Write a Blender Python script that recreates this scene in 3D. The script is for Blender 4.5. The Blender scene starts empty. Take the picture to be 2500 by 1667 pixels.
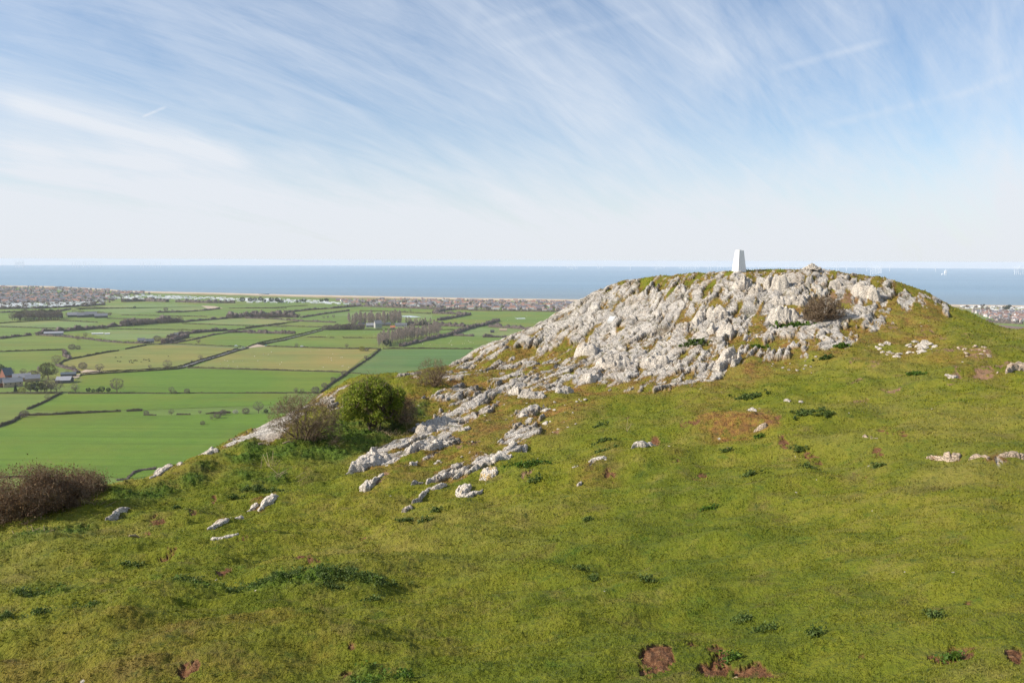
import bpy, math, random
import numpy as np
from mathutils import Matrix, Vector
R_ = math.radians
random.seed(7)
RNG = np.random.default_rng(11)
scn = bpy.context.scene
COL = scn.collection
PLAIN = -140.0
SEA = -146.0

# ------------------------------------------------------------------ camera
FPX, CX, CY = 1944.0, 1250.0, 833.5            # photograph is 2500 px wide, 28 mm equivalent lens
PITCH, ROLL = R_(-5.79), R_(0.21)
_F = np.array([0, math.cos(PITCH), math.sin(PITCH)])
_R0 = np.array([1.0, 0, 0]); _U0 = np.cross(_R0, _F)
_R = _R0*math.cos(ROLL) + _U0*math.sin(ROLL)
_U = np.cross(_R, _F)
def ray(px, py):
    d = _F*FPX + _R*(px-CX) - _U*(py-CY)
    return d/np.linalg.norm(d)
def project(x, y, z):
    f = x*_F[0]+y*_F[1]+z*_F[2]; f = np.where(f < 0.05, 0.05, f)
    return CX + FPX*(x*_R[0]+y*_R[1]+z*_R[2])/f, CY - FPX*(x*_U[0]+y*_U[1]+z*_U[2])/f
cam = bpy.data.cameras.new('camera'); cam.sensor_width = 36; cam.lens = 36*FPX/2500
cam.clip_start = 0.05; cam.clip_end = 60000
co = bpy.data.objects.new('camera', cam); COL.objects.link(co)
M = Matrix.Identity(4)
for i in range(3):
    M[i][0], M[i][1], M[i][2] = _R[i], _U[i], -_F[i]
co.matrix_world = M
scn.camera = co

# ------------------------------------------------------------------ helpers
def mesh_from(name, V, Fc, mat=None, smooth=True, n=None, attrs=None):
    """V (n,3) array, Fc list/array of equal-length faces."""
    V = np.asarray(V, dtype=np.float32); Fc = np.asarray(Fc, dtype=np.int32)
    me = bpy.data.meshes.new(name)
    k = Fc.shape[1]
    me.vertices.add(len(V)); me.vertices.foreach_set('co', V.ravel())
    me.loops.add(Fc.size); me.loops.foreach_set('vertex_index', Fc.ravel())
    me.polygons.add(len(Fc))
    me.polygons.foreach_set('loop_start', np.arange(0, Fc.size, k, dtype=np.int32))
    me.polygons.foreach_set('use_smooth', np.full(len(Fc), smooth, dtype=bool))
    if attrs:
        for an, av in attrs.items():
            av = np.asarray(av, dtype=np.float32)
            if av.ndim == 1:
                a = me.attributes.new(an, 'FLOAT', 'POINT'); a.data.foreach_set('value', av)
            else:
                a = me.attributes.new(an, 'FLOAT_COLOR', 'POINT')
                if av.shape[1] == 3: av = np.concatenate([av, np.ones((len(av), 1), np.float32)], 1)
                a.data.foreach_set('color', av.ravel())
    me.update(calc_edges=True)
    if mat: me.materials.append(mat)
    return me
def link(name, me, parent=None, loc=(0, 0, 0), rz=0, s=1.0):
    o = bpy.data.objects.new(name, me); COL.objects.link(o)
    o.location = loc; o.rotation_euler = (0, 0, rz)
    if np.isscalar(s): o.scale = (s, s, s)
    else: o.scale = s
    if parent: o.parent = parent
    return o
def tag(o, label=None, cat=None, group=None, kind=None):
    if label: o['label'] = label
    if cat: o['category'] = cat
    if group: o['group'] = group
    if kind: o['kind'] = kind
    return o
class MB:
    """collects quads and triangles; triangles are stored as degenerate-free separate list"""
    def __init__(s): s.v = []; s.f = []; s.c = []
    def add(s, vs, fs, col=None):
        b = len(s.v); s.v += [tuple(v) for v in vs]; s.f += [tuple(i+b for i in f) for f in fs]
    def box(s, x0, x1, y0, y1, z0, z1):
        s.add([(x0,y0,z0),(x1,y0,z0),(x1,y1,z0),(x0,y1,z0),(x0,y0,z1),(x1,y0,z1),(x1,y1,z1),(x0,y1,z1)],
              [(0,3,2,1),(4,5,6,7),(0,1,5,4),(1,2,6,5),(2,3,7,6),(3,0,4,7)])
    def tube(s, pts, rad, n=5):
        pts = [np.array(p, float) for p in pts]; rings = []
        for i, p in enumerate(pts):
            d = pts[min(i+1, len(pts)-1)] - pts[max(i-1, 0)]; d = d/(np.linalg.norm(d)+1e-9)
            a = np.cross(d, [0.3, 0.2, 1.0] if abs(d[2]) < .9 else [1, 0, 0]); a /= np.linalg.norm(a)+1e-9
            b = np.cross(d, a)
            rings.append([p + (a*math.cos(2*math.pi*k/n)+b*math.sin(2*math.pi*k/n))*rad[i] for k in range(n)])
        vs = [v for r in rings for v in r]; fs = []
        for i in range(len(pts)-1):
            for k in range(n):
                fs.append((i*n+k, i*n+(k+1) % n, (i+1)*n+(k+1) % n, (i+1)*n+k))
        fs.append(tuple(range(n-1, -1, -1))); fs.append(tuple((len(pts)-1)*n+k for k in range(n)))
        s.add(vs, fs)
    def mesh(s, name, mat, smooth=False):
        me = bpy.data.meshes.new(name); me.from_pydata([tuple(map(float, v)) for v in s.v], [], s.f)
        if smooth: me.polygons.foreach_set('use_smooth', [True]*len(me.polygons))
        me.update()
        if mat: me.materials.append(mat)
        return me
def quads(C, A, B):
    """quads centred at C with half axes A and B -> V, F"""
    n = len(C); V = np.stack([C-A-B, C+A-B, C+A+B, C-A+B], 1).reshape(-1, 3)
    return V, np.arange(4*n).reshape(n, 4)

# ---- noise
_perm = np.random.default_rng(5).permutation(1024).astype(np.int32)
_perm2 = np.concatenate([_perm, _perm, _perm])
_ga = np.random.default_rng(6).random(1024)*2*np.pi
_gx, _gy = np.cos(_ga), np.sin(_ga)
def perlin(x, y, seed=0):
    xi = np.floor(x).astype(np.int64); yi = np.floor(y).astype(np.int64)
    xf = x-xi; yf = y-yi
    u = xf*xf*xf*(xf*(xf*6-15)+10); v = yf*yf*yf*(yf*(yf*6-15)+10)
    def g(ix, iy, dx, dy):
        h = _perm2[(_perm2[(ix+seed*57) & 1023] + iy) & 1023]
        return _gx[h]*dx+_gy[h]*dy
    a = g(xi, yi, xf, yf); b = g(xi+1, yi, xf-1, yf); c = g(xi, yi+1, xf, yf-1); d = g(xi+1, yi+1, xf-1, yf-1)
    return ((a*(1-u)+b*u)*(1-v) + (c*(1-u)+d*u)*v)*1.5
def fbm(x, y, o=4, seed=0, gain=.5):
    s = 0; a = 1.0
    for k in range(o):
        s = s + a*perlin(x*2**k+13.7*k, y*2**k-7.1*k, seed+k); a *= gain
    return s
def voro(x, y, seed=0):
    xi = np.floor(x).astype(np.int64); yi = np.floor(y).astype(np.int64)
    d1 = np.full(x.shape, 9.0); d2 = np.full(x.shape, 9.0); idc = np.zeros(x.shape)
    for ox in (-1, 0, 1):
        for oy in (-1, 0, 1):
            h = _perm2[(_perm2[(xi+ox+seed*31) & 1023] + yi+oy) & 1023]
            px = xi+ox+.5+.48*_gx[h]; py = yi+oy+.5+.48*_gy[h]
            d = np.hypot(px-x, py-y)
            new = d < d1
            d2 = np.where(new, d1, np.minimum(d2, d)); idc = np.where(new, h/1023.0, idc); d1 = np.where(new, d, d1)
    return d1, d2, idc
def sstep(a, b, x):
    t = np.clip((x-a)/(b-a), 0, 1); return t*t*(3-2*t)

# ------------------------------------------------------------------ crops used while measuring the photograph (origin, scale)
KR = {'K1': (1050, 750, .19133), 'K2': (1250, 650, .19133), 'K3': (1650, 620, .19133), 'K4': (2000, 640, .21259), 'K5': (800, 980, .2551),
      'K6': (1700, 930, .34014), 'K7': (1300, 900, .2551), 'K8': (600, 880, .19558), 'L1': (0, 600, .29762), 'L2': (600, 600, .34014),
      'L5': (500, 850, .34014), 'L6': (0, 1000, .29762), 'L7': (1400, 1200, .46769), 'L8': (0, 1250, .42517), 'A': (0, 0, 1.06293), 'P': (0, 0, 1.0)}
def px(k, pts):
    ox, oy, s = KR[k]
    return np.array([(ox+s*p[0], oy+s*p[1]) for p in pts])

# ------------------------------------------------------------------ hill surface: thin plate spline through surveyed points
COLS = {  # column in the photograph -> (row, horizontal distance in metres); last row is the skyline of the hill there
 0: [(1568,9),(1400,12.5),(1300,16),(1195,21)],
 150: [(1568,8.8),(1400,12),(1300,15.2),(1145,22)],
 300: [(1568,8.5),(1300,14.5),(1200,18),(1100,23)],
 450: [(1568,8.3),(1300,14.2),(1150,20.5),(1053,26)],
 600: [(1568,8),(1300,13.8),(1200,17),(1100,21.5),(985,29.5)],
 740: [(1568,7.8),(1300,13.4),(1150,18.5),(1030,24.5),(906,35)],
 870: [(1568,7.7),(1400,10.3),(1300,13),(1150,18),(985,27),(872,37)],
 985: [(1568,7.5),(1300,12.8),(1100,19.5),(950,29),(850,39)],
 1100: [(1568,7.3),(1350,11.3),(1200,15.5),(1050,21.5),(950,28),(850,37),(800,42)],
 1220: [(1300,12.5),(1000,24),(830,38),(755,44)],
 1330: [(1568,7.15),(1200,15),(1050,20.5),(950,26.5),(900,30),(850,34),(760,41),(692,46)],
 1430: [(1350,11.2),(950,26),(880,31.5),(800,37),(720,42.5),(648,47)],
 1560: [(1568,7.05),(1200,14.6),(1000,22),(890,30),(800,36),(700,42),(633,47)],
 1700: [(1420,9.5),(1250,12.6),(1100,17),(940,25.5),(900,29),(800,35),(700,41),(622,46.3)],
 1780: [(1568,7),(1000,21.8),(850,32),(730,39.5),(621,46.6)],
 1870: [(1350,10.6),(1200,13.7),(1000,21.5),(900,28),(830,32.5),(760,37),(680,42.5),(620,46.8)],
 1980: [(1568,6.95),(1100,16.6),(900,27.5),(780,36),(690,43),(634,47)],
 2100: [(1350,10.4),(1200,13.3),(1000,20.5),(900,27),(800,35),(730,41.5),(660,47)],
 2190: [(1568,6.9),(1000,20),(850,30),(760,39),(706,47)],
 2260: [(1200,13),(900,25.8),(800,34),(735,46)],
 2352: [(1568,6.8),(1400,9.2),(1200,12.7),(1050,17),(950,22.5),(850,31),(768,45)],
 2470: [(1568,6.8),(1200,12.7),(950,22.3),(850,31),(785,44)],
}
PTS = []; SIL = []
for u, l in COLS.items():
    for j, (v, r) in enumerate(l):
        d = ray(u*1.06293, v*1.06293); t = r/math.hypot(d[0], d[1]); PTS.append(tuple(d*t))
        if j == len(l)-1:
            sl = d[2]/math.hypot(d[0], d[1]); az = math.atan2(d[0], d[1]); SIL.append((az, r))
            for m, drop in ((1.08, .55), (1.25, 2.9)):
                rr = r*m; PTS.append((math.sin(az)*rr, math.cos(az)*rr, sl*rr-drop))
for az in (-75, -55, 55, 75):                      # sides, outside the frame
    a = R_(az); k = -.014*az if az < 0 else 0
    for r, z in ((4, -2.9), (8, -4.4), (16, -5.4), (26, -6.8)):
        zz = z - (max(0, -az)/75.)*.07*r*1.0
        PTS.append((math.sin(a)*r, math.cos(a)*r, zz))
PTS += [(0, 0, -1.62), (-1.5, .8, -1.75), (1.5, .8, -1.6), (0, 2.5, -2.25), (0, -4, -1.6), (-5, -4, -2.4), (5, -4, -1.5), (0, -12, -2.5), (14, -10, -2.5), (-14, -10, -4.5)]
PTS = np.array(PTS)
def tps_fit(P):
    n = len(P); d = np.hypot(P[:, None, 0]-P[None, :, 0], P[:, None, 1]-P[None, :, 1])
    K = np.where(d > 0, d*d*np.log(d+1e-12), 0) + np.eye(n)*.6
    Q = np.c_[np.ones(n), P[:, 0], P[:, 1]]
    A = np.block([[K, Q], [Q.T, np.zeros((3, 3))]])
    return np.linalg.solve(A, np.r_[P[:, 2], 0, 0, 0])
_W = tps_fit(PTS)
GX0, GY0, GS, GN = -60.0, -20.0, .4, 301
_gxs = GX0+GS*np.arange(GN); _gys = GY0+GS*np.arange(GN)
_GX, _GY = np.meshgrid(_gxs, _gys)
_GZ = _W[-3]+_W[-2]*_GX+_W[-1]*_GY
for i in range(len(PTS)):
    d2 = (_GX-PTS[i, 0])**2+(_GY-PTS[i, 1])**2
    _GZ = _GZ + _W[i]*.5*d2*np.log(d2+1e-9)
def tps(x, y):
    gx = np.clip((x-GX0)/GS, 0, GN-1.001); gy = np.clip((y-GY0)/GS, 0, GN-1.001)
    i = gx.astype(int); j = gy.astype(int); fx = gx-i; fy = gy-j
    return ((_GZ[j, i]*(1-fx)+_GZ[j, i+1]*fx)*(1-fy) + (_GZ[j+1, i]*(1-fx)+_GZ[j+1, i+1]*fx)*fy)
SIL.sort(); _sa = np.array([s[0] for s in SIL]); _sr = np.array([s[1] for s in SIL])
def rlim(az):
    inner = np.interp(az, _sa, _sr)*1.2
    back = np.clip((np.abs(az)-R_(40))/R_(40), 0, 1)
    return inner*(1-back)+24*back
BUMPS = []                                           # banks and hummocks: x, y, height, axis, half lengths
def base_z(x, y):
    x = np.asarray(x, float); y = np.asarray(y, float)
    r = np.hypot(x, y); az = np.arctan2(x, y); rl = rlim(az)
    k = np.minimum(1, rl/np.maximum(r, 1e-6))
    z = tps(x*k, y*k)
    s = np.maximum(0, r-rl)
    for bx, by, bh, ca_, sa_, sx_, sy_ in BUMPS:
        dx = x-bx; dy = y-by; z = z + bh*np.exp(-((dx*ca_+dy*sa_)/sx_)**2-((dy*ca_-dx*sa_)/sy_)**2)
    return np.maximum(z - .62*s*sstep(0, 6, s) - .3*s*(1-sstep(0, 6, s)), PLAIN-1.5)
def hit(pxx, pyy, rmax=56):
    """point where the line of sight meets the hill"""
    d = ray(pxx, pyy); h = math.hypot(d[0], d[1])
    rr = np.exp(np.linspace(math.log(3), math.log(rmax), 1500))
    x = d[0]/h*rr; y = d[1]/h*rr; z = d[2]/h*rr
    below = np.nonzero(z < base_z(x, y))[0]
    if len(below) == 0:
        az = math.atan2(d[0], d[1]); r = float(np.interp(az, _sa, _sr))*.985
        return np.array([math.sin(az)*r, math.cos(az)*r, float(base_z(math.sin(az)*r, math.cos(az)*r))])
    i = below[0]
    return np.array([x[i], y[i], float(base_z(x[i:i+1], y[i:i+1])[0])])
def _bumps():
    new = []
    for qx, qy, h, a, sx_, sy_ in [(1880, 1042, .42, -18, 2.6, .95), (2060, 1085, .26, -22, 2.0, .8), (1650, 962, .22, 10, 2.2, .9), (765, 1400, .14, 8, 1.6, .7), (1480, 1130, .16, 25, 1.6, .7), (680, 1555, .12, -5, .9, .4), (1600, 1120, .12, 20, 1.2, .5), (560, 1320, .12, 15, .9, .5), (2330, 1105, .15, -5, 2.4, .6)]:
        p = hit(qx, qy); new.append((p[0], p[1], h, math.cos(R_(a)), math.sin(R_(a)), sx_, sy_))
    BUMPS.extend(new)
_bumps()
def onplain(pxx, pyy, z=PLAIN):
    d = ray(pxx, pyy); t = z/min(d[2], -1e-4); return d*t

# ------------------------------------------------------------------ masks of the hill cover, drawn over the surveyed view
MW, MH = 1250, 834                                  # half the photograph's pixels, with a margin
MARG = 150
def blank(): return np.zeros((MH+2*MARG, MW+2*MARG), np.float32)
_iy, _ix = np.mgrid[0:MH+2*MARG, 0:MW+2*MARG]
def inpoly(poly, X, Y):
    ins = np.zeros(X.shape, bool); n = len(poly)
    for i in range(n):
        x1, y1 = poly[i]; x2, y2 = poly[(i+1) % n]
        if y1 == y2: continue
        c = ((y1 > Y) != (y2 > Y)) & (X < (x2-x1)*(Y-y1)/(y2-y1)+x1)
        ins ^= c
    return ins
def paint(m, poly, val):
    p = poly/2.0+MARG
    x0, x1 = int(max(0, p[:, 0].min()-1)), int(min(m.shape[1], p[:, 0].max()+2)); y0, y1 = int(max(0, p[:, 1].min()-1)), int(min(m.shape[0], p[:, 1].max()+2))
    if x1 <= x0 or y1 <= y0: return
    ins = inpoly(p, _ix[y0:y1, x0:x1]+.5, _iy[y0:y1, x0:x1]+.5)
    m[y0:y1, x0:x1][ins] = val
def ell(cx, cy, w, h, ang=0, n=18):
    a = np.linspace(0, 2*np.pi, n, endpoint=False); c, s = math.cos(R_(ang)), math.sin(R_(ang))
    ex, ey = np.cos(a)*w, np.sin(a)*h
    return np.c_[cx+ex*c+ey*s, cy-ex*s+ey*c]
def blur(m, k):
    for _ in range(2):
        for ax in (0, 1):
            c = np.cumsum(np.pad(m, [(k+1, k) if a == ax else (0, 0) for a in (0, 1)], mode='edge'), axis=ax)
            m = (np.take(c, np.arange(2*k+1, c.shape[ax]), axis=ax) - np.take(c, np.arange(0, c.shape[ax]-2*k-1), axis=ax))/(2*k+1)
    return m.astype(np.float32)
def sample(m, u, v):
    gx = np.clip(u/2.0+MARG-.5, 0, m.shape[1]-1.01); gy = np.clip(v/2.0+MARG-.5, 0, m.shape[0]-1.01)
    i = gx.astype(int); j = gy.astype(int); fx = gx-i; fy = gy-j
    return (m[j, i]*(1-fx)+m[j, i+1]*fx)*(1-fy)+(m[j+1, i]*(1-fx)+m[j+1, i+1]*fx)*fy

rockm = blank()
for val, k, pts in [
 (.57, 'A', [(1030,835),(1100,790),(1200,755),(1330,680),(1400,645),(1470,630),(1560,622),(1680,612),(1870,600),(1960,615),(2050,635),(2130,658),(2190,695),(2206,722),(2160,722),(2090,712),(2040,733),(2062,750),(2010,764),(1985,775),(1930,798),(1850,818),(1760,832),(1700,850),(1655,873),(1600,889),(1500,893),(1400,893),(1330,890),(1260,905),(1180,918),(1130,935),(1075,945),(1020,952),(1060,920),(1120,890),(1165,845),(1110,845),(1060,850)]),
 (.68, 'A', [(1100,795),(1200,755),(1330,690),(1430,650),(1540,680),(1580,760),(1540,800),(1440,810),(1330,790),(1200,790)]), (.66, 'K2', [(800,1480),(900,1360),(1080,1250),(1130,1160),(1450,1110),(1900,1080),(2020,1220),(1800,1330),(2352,1400),(2352,1560),(1900,1568),(1300,1568)]), (.66, 'K3', [(200,950),(200,700),(450,600),(700,620),(780,1000),(700,1080),(450,1050)]), (.66, 'K3', [(700,480),(760,300),(1150,260),(1450,300),(1440,460),(1100,540),(800,520)]),
 (.15, 'K1', [(130,960),(240,800),(430,690),(640,590),(850,560),(1080,500),(1300,430),(1380,430),(1270,540),(1330,590),(1700,500),(2090,390),(2090,450),(1900,520),(1830,620),(1750,660),(1500,690),(1350,690),(1150,690),(1000,790),(850,880),(760,930),(500,960),(300,930)]),
 (.80, 'A', [(1030,842),(1100,785),(1200,750),(1260,715),(1335,670),(1350,720),(1275,765),(1215,792),(1115,818),(1050,856)]), (.70, 'A', [(985,880),(1040,845),(1060,855),(1000,890)]),
 (.74, 'K1', [(800,770),(900,690),(1080,640),(1100,700),(950,770),(840,800)]),
 (.70, 'K1', [(640,670),(800,590),(1010,560),(960,610),(760,670)]),
 (.70, 'K1', [(0,1160),(40,1090),(200,1060),(420,1000),(640,930),(560,1050),(420,1080),(530,1150),(380,1210),(240,1260),(100,1230)]),
 (.74, 'K1', [(100,1360),(260,1290),(420,1270),(560,1130),(740,1230),(720,1330),(520,1420),(330,1500),(0,1560),(40,1450)]),
 (.72, 'K8', [(1030,420),(1160,340),(1330,290),(1440,290),(1330,350),(1200,380),(1120,400)]),
 (.72, 'K8', [(1000,460),(1080,450),(1200,490),(1160,560),(1230,570),(1160,660),(1060,650),(1010,600)]),
 (.77, 'K8', [(-480,1090),(-200,960),(0,860),(200,740),(430,580),(600,480),(760,440),(960,390),(1000,470),(800,560),(680,640),(600,800),(480,900),(380,1020),(160,1040),(-60,1070),(-300,1110)]),
 (.70, 'K8', [(1700,200),(1850,150),(2100,125),(2240,170),(2200,215),(2060,240),(1900,210),(1760,225)]),
 (.62, 'K8', [(2000,430),(2130,390),(2260,340),(2352,370),(2352,470),(2180,490),(2080,480)]),
 (.30, 'K2', [(1540,170),(1900,160),(2200,110),(2352,90),(2352,200),(2230,240),(2000,270),(1750,290),(1650,330),(1500,340),(1640,260),(1720,200)]),
 (.33, 'K3', [(400,220),(720,215),(1050,205),(1650,205),(1640,300),(1560,260),(1300,270),(1150,270),(1000,300),(870,260),(700,250),(560,260)]),
 (.30, 'K3', [(0,330),(330,230),(420,230),(300,330),(330,390),(200,400),(60,400)]),
 (.40, 'K3', [(940,1050),(1250,1040),(1230,1100),(1330,1130),(1130,1180),(940,1170)]),
 (.25, 'K3', [(940,1080),(1230,1080),(1320,1130),(1130,1180),(940,1170)]),
 (.30, 'K3', [(1180,890),(1340,880),(1500,830),(1620,860),(1500,950),(1280,960),(1180,930)]),
 (.62, 'K3', [(1340,760),(1700,600),(2100,640),(2200,870),(1960,880),(1700,860),(1500,830)]),
 (.18, 'K3', [(860,690),(1010,690),(960,750),(880,760)]),
 (.35, 'K3', [(1900,480),(2100,460),(2352,560),(2352,640),(2100,640)]),
 (.35, 'K3', [(420,1080),(700,1080),(820,1130),(640,1230),(500,1240),(420,1180)]),
 (.35, 'K2', [(1840,1500),(1880,1400),(2050,1330),(2352,1330),(2352,1420),(2200,1400),(2050,1460)]),
 (.45, 'K2', [(850,1170),(1080,1170),(1060,1280),(900,1270)]),
 (.50, 'K4', [(340,150),(600,150),(900,250),(1200,320),(1250,370),(1000,390),(800,310),(500,280),(280,210)]),
 (.25, 'K4', [(800,270),(960,300),(1200,330),(1260,370),(1100,400),(1000,380),(860,330)]),
 (.48, 'K4', [(700,480),(1000,520),(1300,600),(1100,620),(900,620),(850,560),(600,580),(500,560)]),
 (.12, 'K4', [(1280,620),(1420,640),(1600,640),(1540,520),(1530,500),(1700,560),(1700,640)]),
 (.50, 'K4', [(600,980),(780,920),(850,1000),(860,1050),(760,1060),(690,1030)]),
 (.52, 'K4', [(1000,950),(1100,910),(1200,900),(1340,905),(1350,940),(1240,960),(1270,1030),(1200,1060),(1100,1085),(1020,1060),(1070,1010)]),
 (.46, 'K4', [(1380,1010),(1560,990),(1700,1000),(1700,1040),(1500,1050)]),
 (.48, 'K7', [(0,180),(120,260),(180,300),(60,330),(0,330)]),
 (.42, 'K5', [(1230,210),(1300,170),(1420,300),(1200,260)]),
 (.60, 'K5', [(180,700),(350,480),(480,430),(850,250),(1100,110),(1550,10),(1530,180),(1300,330),(1180,470),(950,560),(600,640),(350,730)]),
 (.57, 'K5', [(690,1020),(800,860),(1000,690),(1300,570),(1500,500),(1800,480),(1780,570),(1500,640),(1200,800),(900,930)]),
 (.56, 'K5', [(1590,430),(1720,250),(1800,90),(2000,50),(2150,30),(2130,200),(1930,440),(1760,510)]),
 (0.61, 'L6', [(1180,575),(1300,500),(1500,440),(1680,350),(1760,300),(1850,310),(1700,400),(1500,505),(1300,575)]),
 (0.53, 'L6', [(840,900),(940,820),(1130,770),(1150,800),(1000,860)]), (0.53, 'L6', [(1680,990),(1800,900),(2030,850),(2000,890),(1800,970)]), (0.55, 'L6', [(2000,815),(2100,740),(2300,680),(2290,740),(2130,805)]),
 (0.53, 'K7', [(900,820),(960,730),(1200,660),(1250,690),(1120,800)]), (0.53, 'K7', [(360,1000),(520,900),(720,860),(720,890),(450,1010)]), (0.53, 'K6', [(1600,520),(1950,510),(2120,570),(2420,520),(2420,580),(2100,620)]), (0.51, 'K6', [(1170,405),(1500,370),(1560,400),(1300,450)]),
]:
    paint(rockm, px(k, pts), val)
rockwide = blur(rockm, 34); rockm = .5*blur(rockm, 4)+.5*blur(rockm, 15)

soilm = blank()                                      # bare red-brown earth
for k, cx, cy, w, h, a, v in [
 ('L7',440,895,84.38,53.76,15,1),('L7',385,930,50.62,29.12,-10,1),('L7',640,790,56.25,13.44,5,.8),('L7',765,845,67.5,35.84,-25,1),('L7',720,920,78.75,44.8,10,1),('L7',960,905,129.4,31.36,-8,1),('L7',2020,805,67.5,20.16,0,1),('L7',1970,850,112.5,28,-5,.9),('L7',2300,870,45,33.6,30,.9),
 ('L7',1510,843,15.75,13.44,0,.9),('L7',2060,560,22,8,0,.6),('L8',840,117,32,14,15,1),('L8',905,50,45,14,8,1),('L8',1115,30,14,12,0,1),('L8',1780,275,95,14,-3,1),('L8',1080,890,65,16,8,1),('L8',1790,345,60,22,10,.8),('L8',2000,905,40,18,0,.9),
 ('L8',2020,785,30,14,0,.8),('L8',2085,105,28,10,5,.9),('L8',1560,115,50,8,3,.8),('L8',1290,335,40,12,20,.7),('L8',1130,390,40,10,5,.7),
 ('K7',905,490,60,17,-35,1),('K7',1380,860,55,30,0,.8),('K7',1590,1035,65,20,15,.8),('K7',740,1005,55,28,0,.8),('K7',1480,525,130,22,10,.55),('K7',190,600,60,30,0,.55),('K7',1160,690,60,24,20,.8),('K7',560,850,40,12,0,.5),
 ('K6',1165,135,70,14,18,.9),('K6',520,240,90,14,-15,.8),('K6',560,310,110,14,-3,.9),('K6',1400,385,120,12,-10,.7),('K6',1310,520,40,20,0,.9),('K6',840,530,70,18,-25,.8),('K6',640,450,45,22,0,.9),('K6',235,495,30,22,0,.9),
 ('K6',1800,545,120,16,-5,.7),('K6',1400,62,100,10,0,.45),('K6',1160,12,45,8,0,.7),('K6',2050,590,70,14,0,.7),('K6',40,675,40,18,20,.8),('K6',1140,660,30,9,-15,.8),('K6',1225,685,25,9,0,.7),
 ('K4',1880,1250,120,48,5,.9),('K4',2100,1180,150,22,22,.9),('K4',1600,1290,90,30,-25,.8),('K4',640,1185,80,26,15,.9),('K4',410,1150,70,14,5,.7),('K4',450,1385,80,16,0,.7),('K4',820,1460,140,14,0,.5),('K4',1550,1420,100,14,0,.4),
 ('K4',860,770,90,20,0,.7),('K4',1250,805,120,16,-3,.6),('K4',1690,860,90,14,-8,.6),('K4',1960,875,80,10,-3,.5),('K4',2220,893,80,9,-3,.55),('K4',1500,1020,160,34,0,.65),('K4',1850,1065,130,36,-5,.75),('K4',1450,895,80,14,-10,.5),('K4',250,390,210,45,-12,.9),
 ('K3',2180,580,230,45,-15,.95),('K3',1150,1380,40,14,10,.6),('K3',350,1400,110,50,15,.5),
 ('L6',1300,905,60,18,10,1),('L6',1200,1005,42,20,12,1),('L6',1590,880,22,18,0,1),('L6',1755,775,18,12,0,.9),('L6',1980,1065,60,22,-10,.8),('L6',1380,1175,90,20,20,.6),('L6',1830,1310,60,14,15,.6),
 ('L5',1570,740,110,22,15,.5),('L5',1240,960,100,22,28,.5),('L5',1900,700,110,24,18,.55),('L5',2330,930,60,18,15,.6)]:
    o = KR[k]; paint(soilm, ell(o[0]+cx*o[2], o[1]+cy*o[2], w*o[2]*1.05, h*o[2]*1.15, a), v)
soilm = blur(soilm, 2)

redm = blank()                                       # reddish dry moss and heath between the rocks
for k, pts, v in [
 ('A', [(820,960),(960,870),(1080,820),(1300,740),(1500,700),(2000,640),(2200,700),(2150,760),(2100,800),(1990,800),(1700,890),(1500,905),(1330,910),(1260,960),(1180,1010),(1080,1060),(960,1090),(800,1100),(860,1030),(950,990)], .55),
 ('K7', [(0,240),(200,260),(500,240),(700,210),(900,220),(500,400),(400,560),(250,640),(0,650)], .55),
 ('K7', [(1560,450),(1900,420),(2200,430),(2352,480),(2352,600),(2150,640),(1950,700),(1700,640),(1540,560)], 1.1),
 ('K7', [(640,760),(760,740),(850,790),(700,790)], .8), ('K7', [(1270,820),(1350,790),(1430,820),(1400,850),(1300,850)], .9),
 ('K7', [(380,1000),(640,920),(900,960),(860,1040),(600,1060),(440,1080)], .6),
 ('K7', [(1560,330),(1700,300),(1900,310),(1700,360)], .7), ('K7', [(700,270),(850,225),(980,250),(800,290)], .6),
 ('K5', [(600,500),(900,420),(1200,270),(1400,290),(1500,440),(1300,500),(1100,600),(800,560),(640,590)], .6),
 ('K5', [(200,900),(480,740),(600,780),(480,840),(300,900)], .6), ('K5', [(880,860),(1240,800),(1240,860),(1000,900)], .6),
 ('L6', [(1150,600),(1300,540),(1500,500),(1650,480),(1800,400),(1900,440),(1700,520),(1500,560),(1300,600)], .6),
 ('K4', [(350,1130),(640,1000),(900,900),(1300,800),(1600,960),(1700,1000),(2000,1050),(2300,1150),(2200,1300),(1700,1330),(1200,1080),(800,1160),(500,1200)], .45),
 ('L8', [(0,820),(500,560),(1000,640),(1700,560),(2000,820),(1500,980),(0,980)], .25),
]:
    paint(redm, px(k, pts), v)
redm = blur(redm, 8)
lushm = blank()                                      # dark lush nettles and ground ivy
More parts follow.
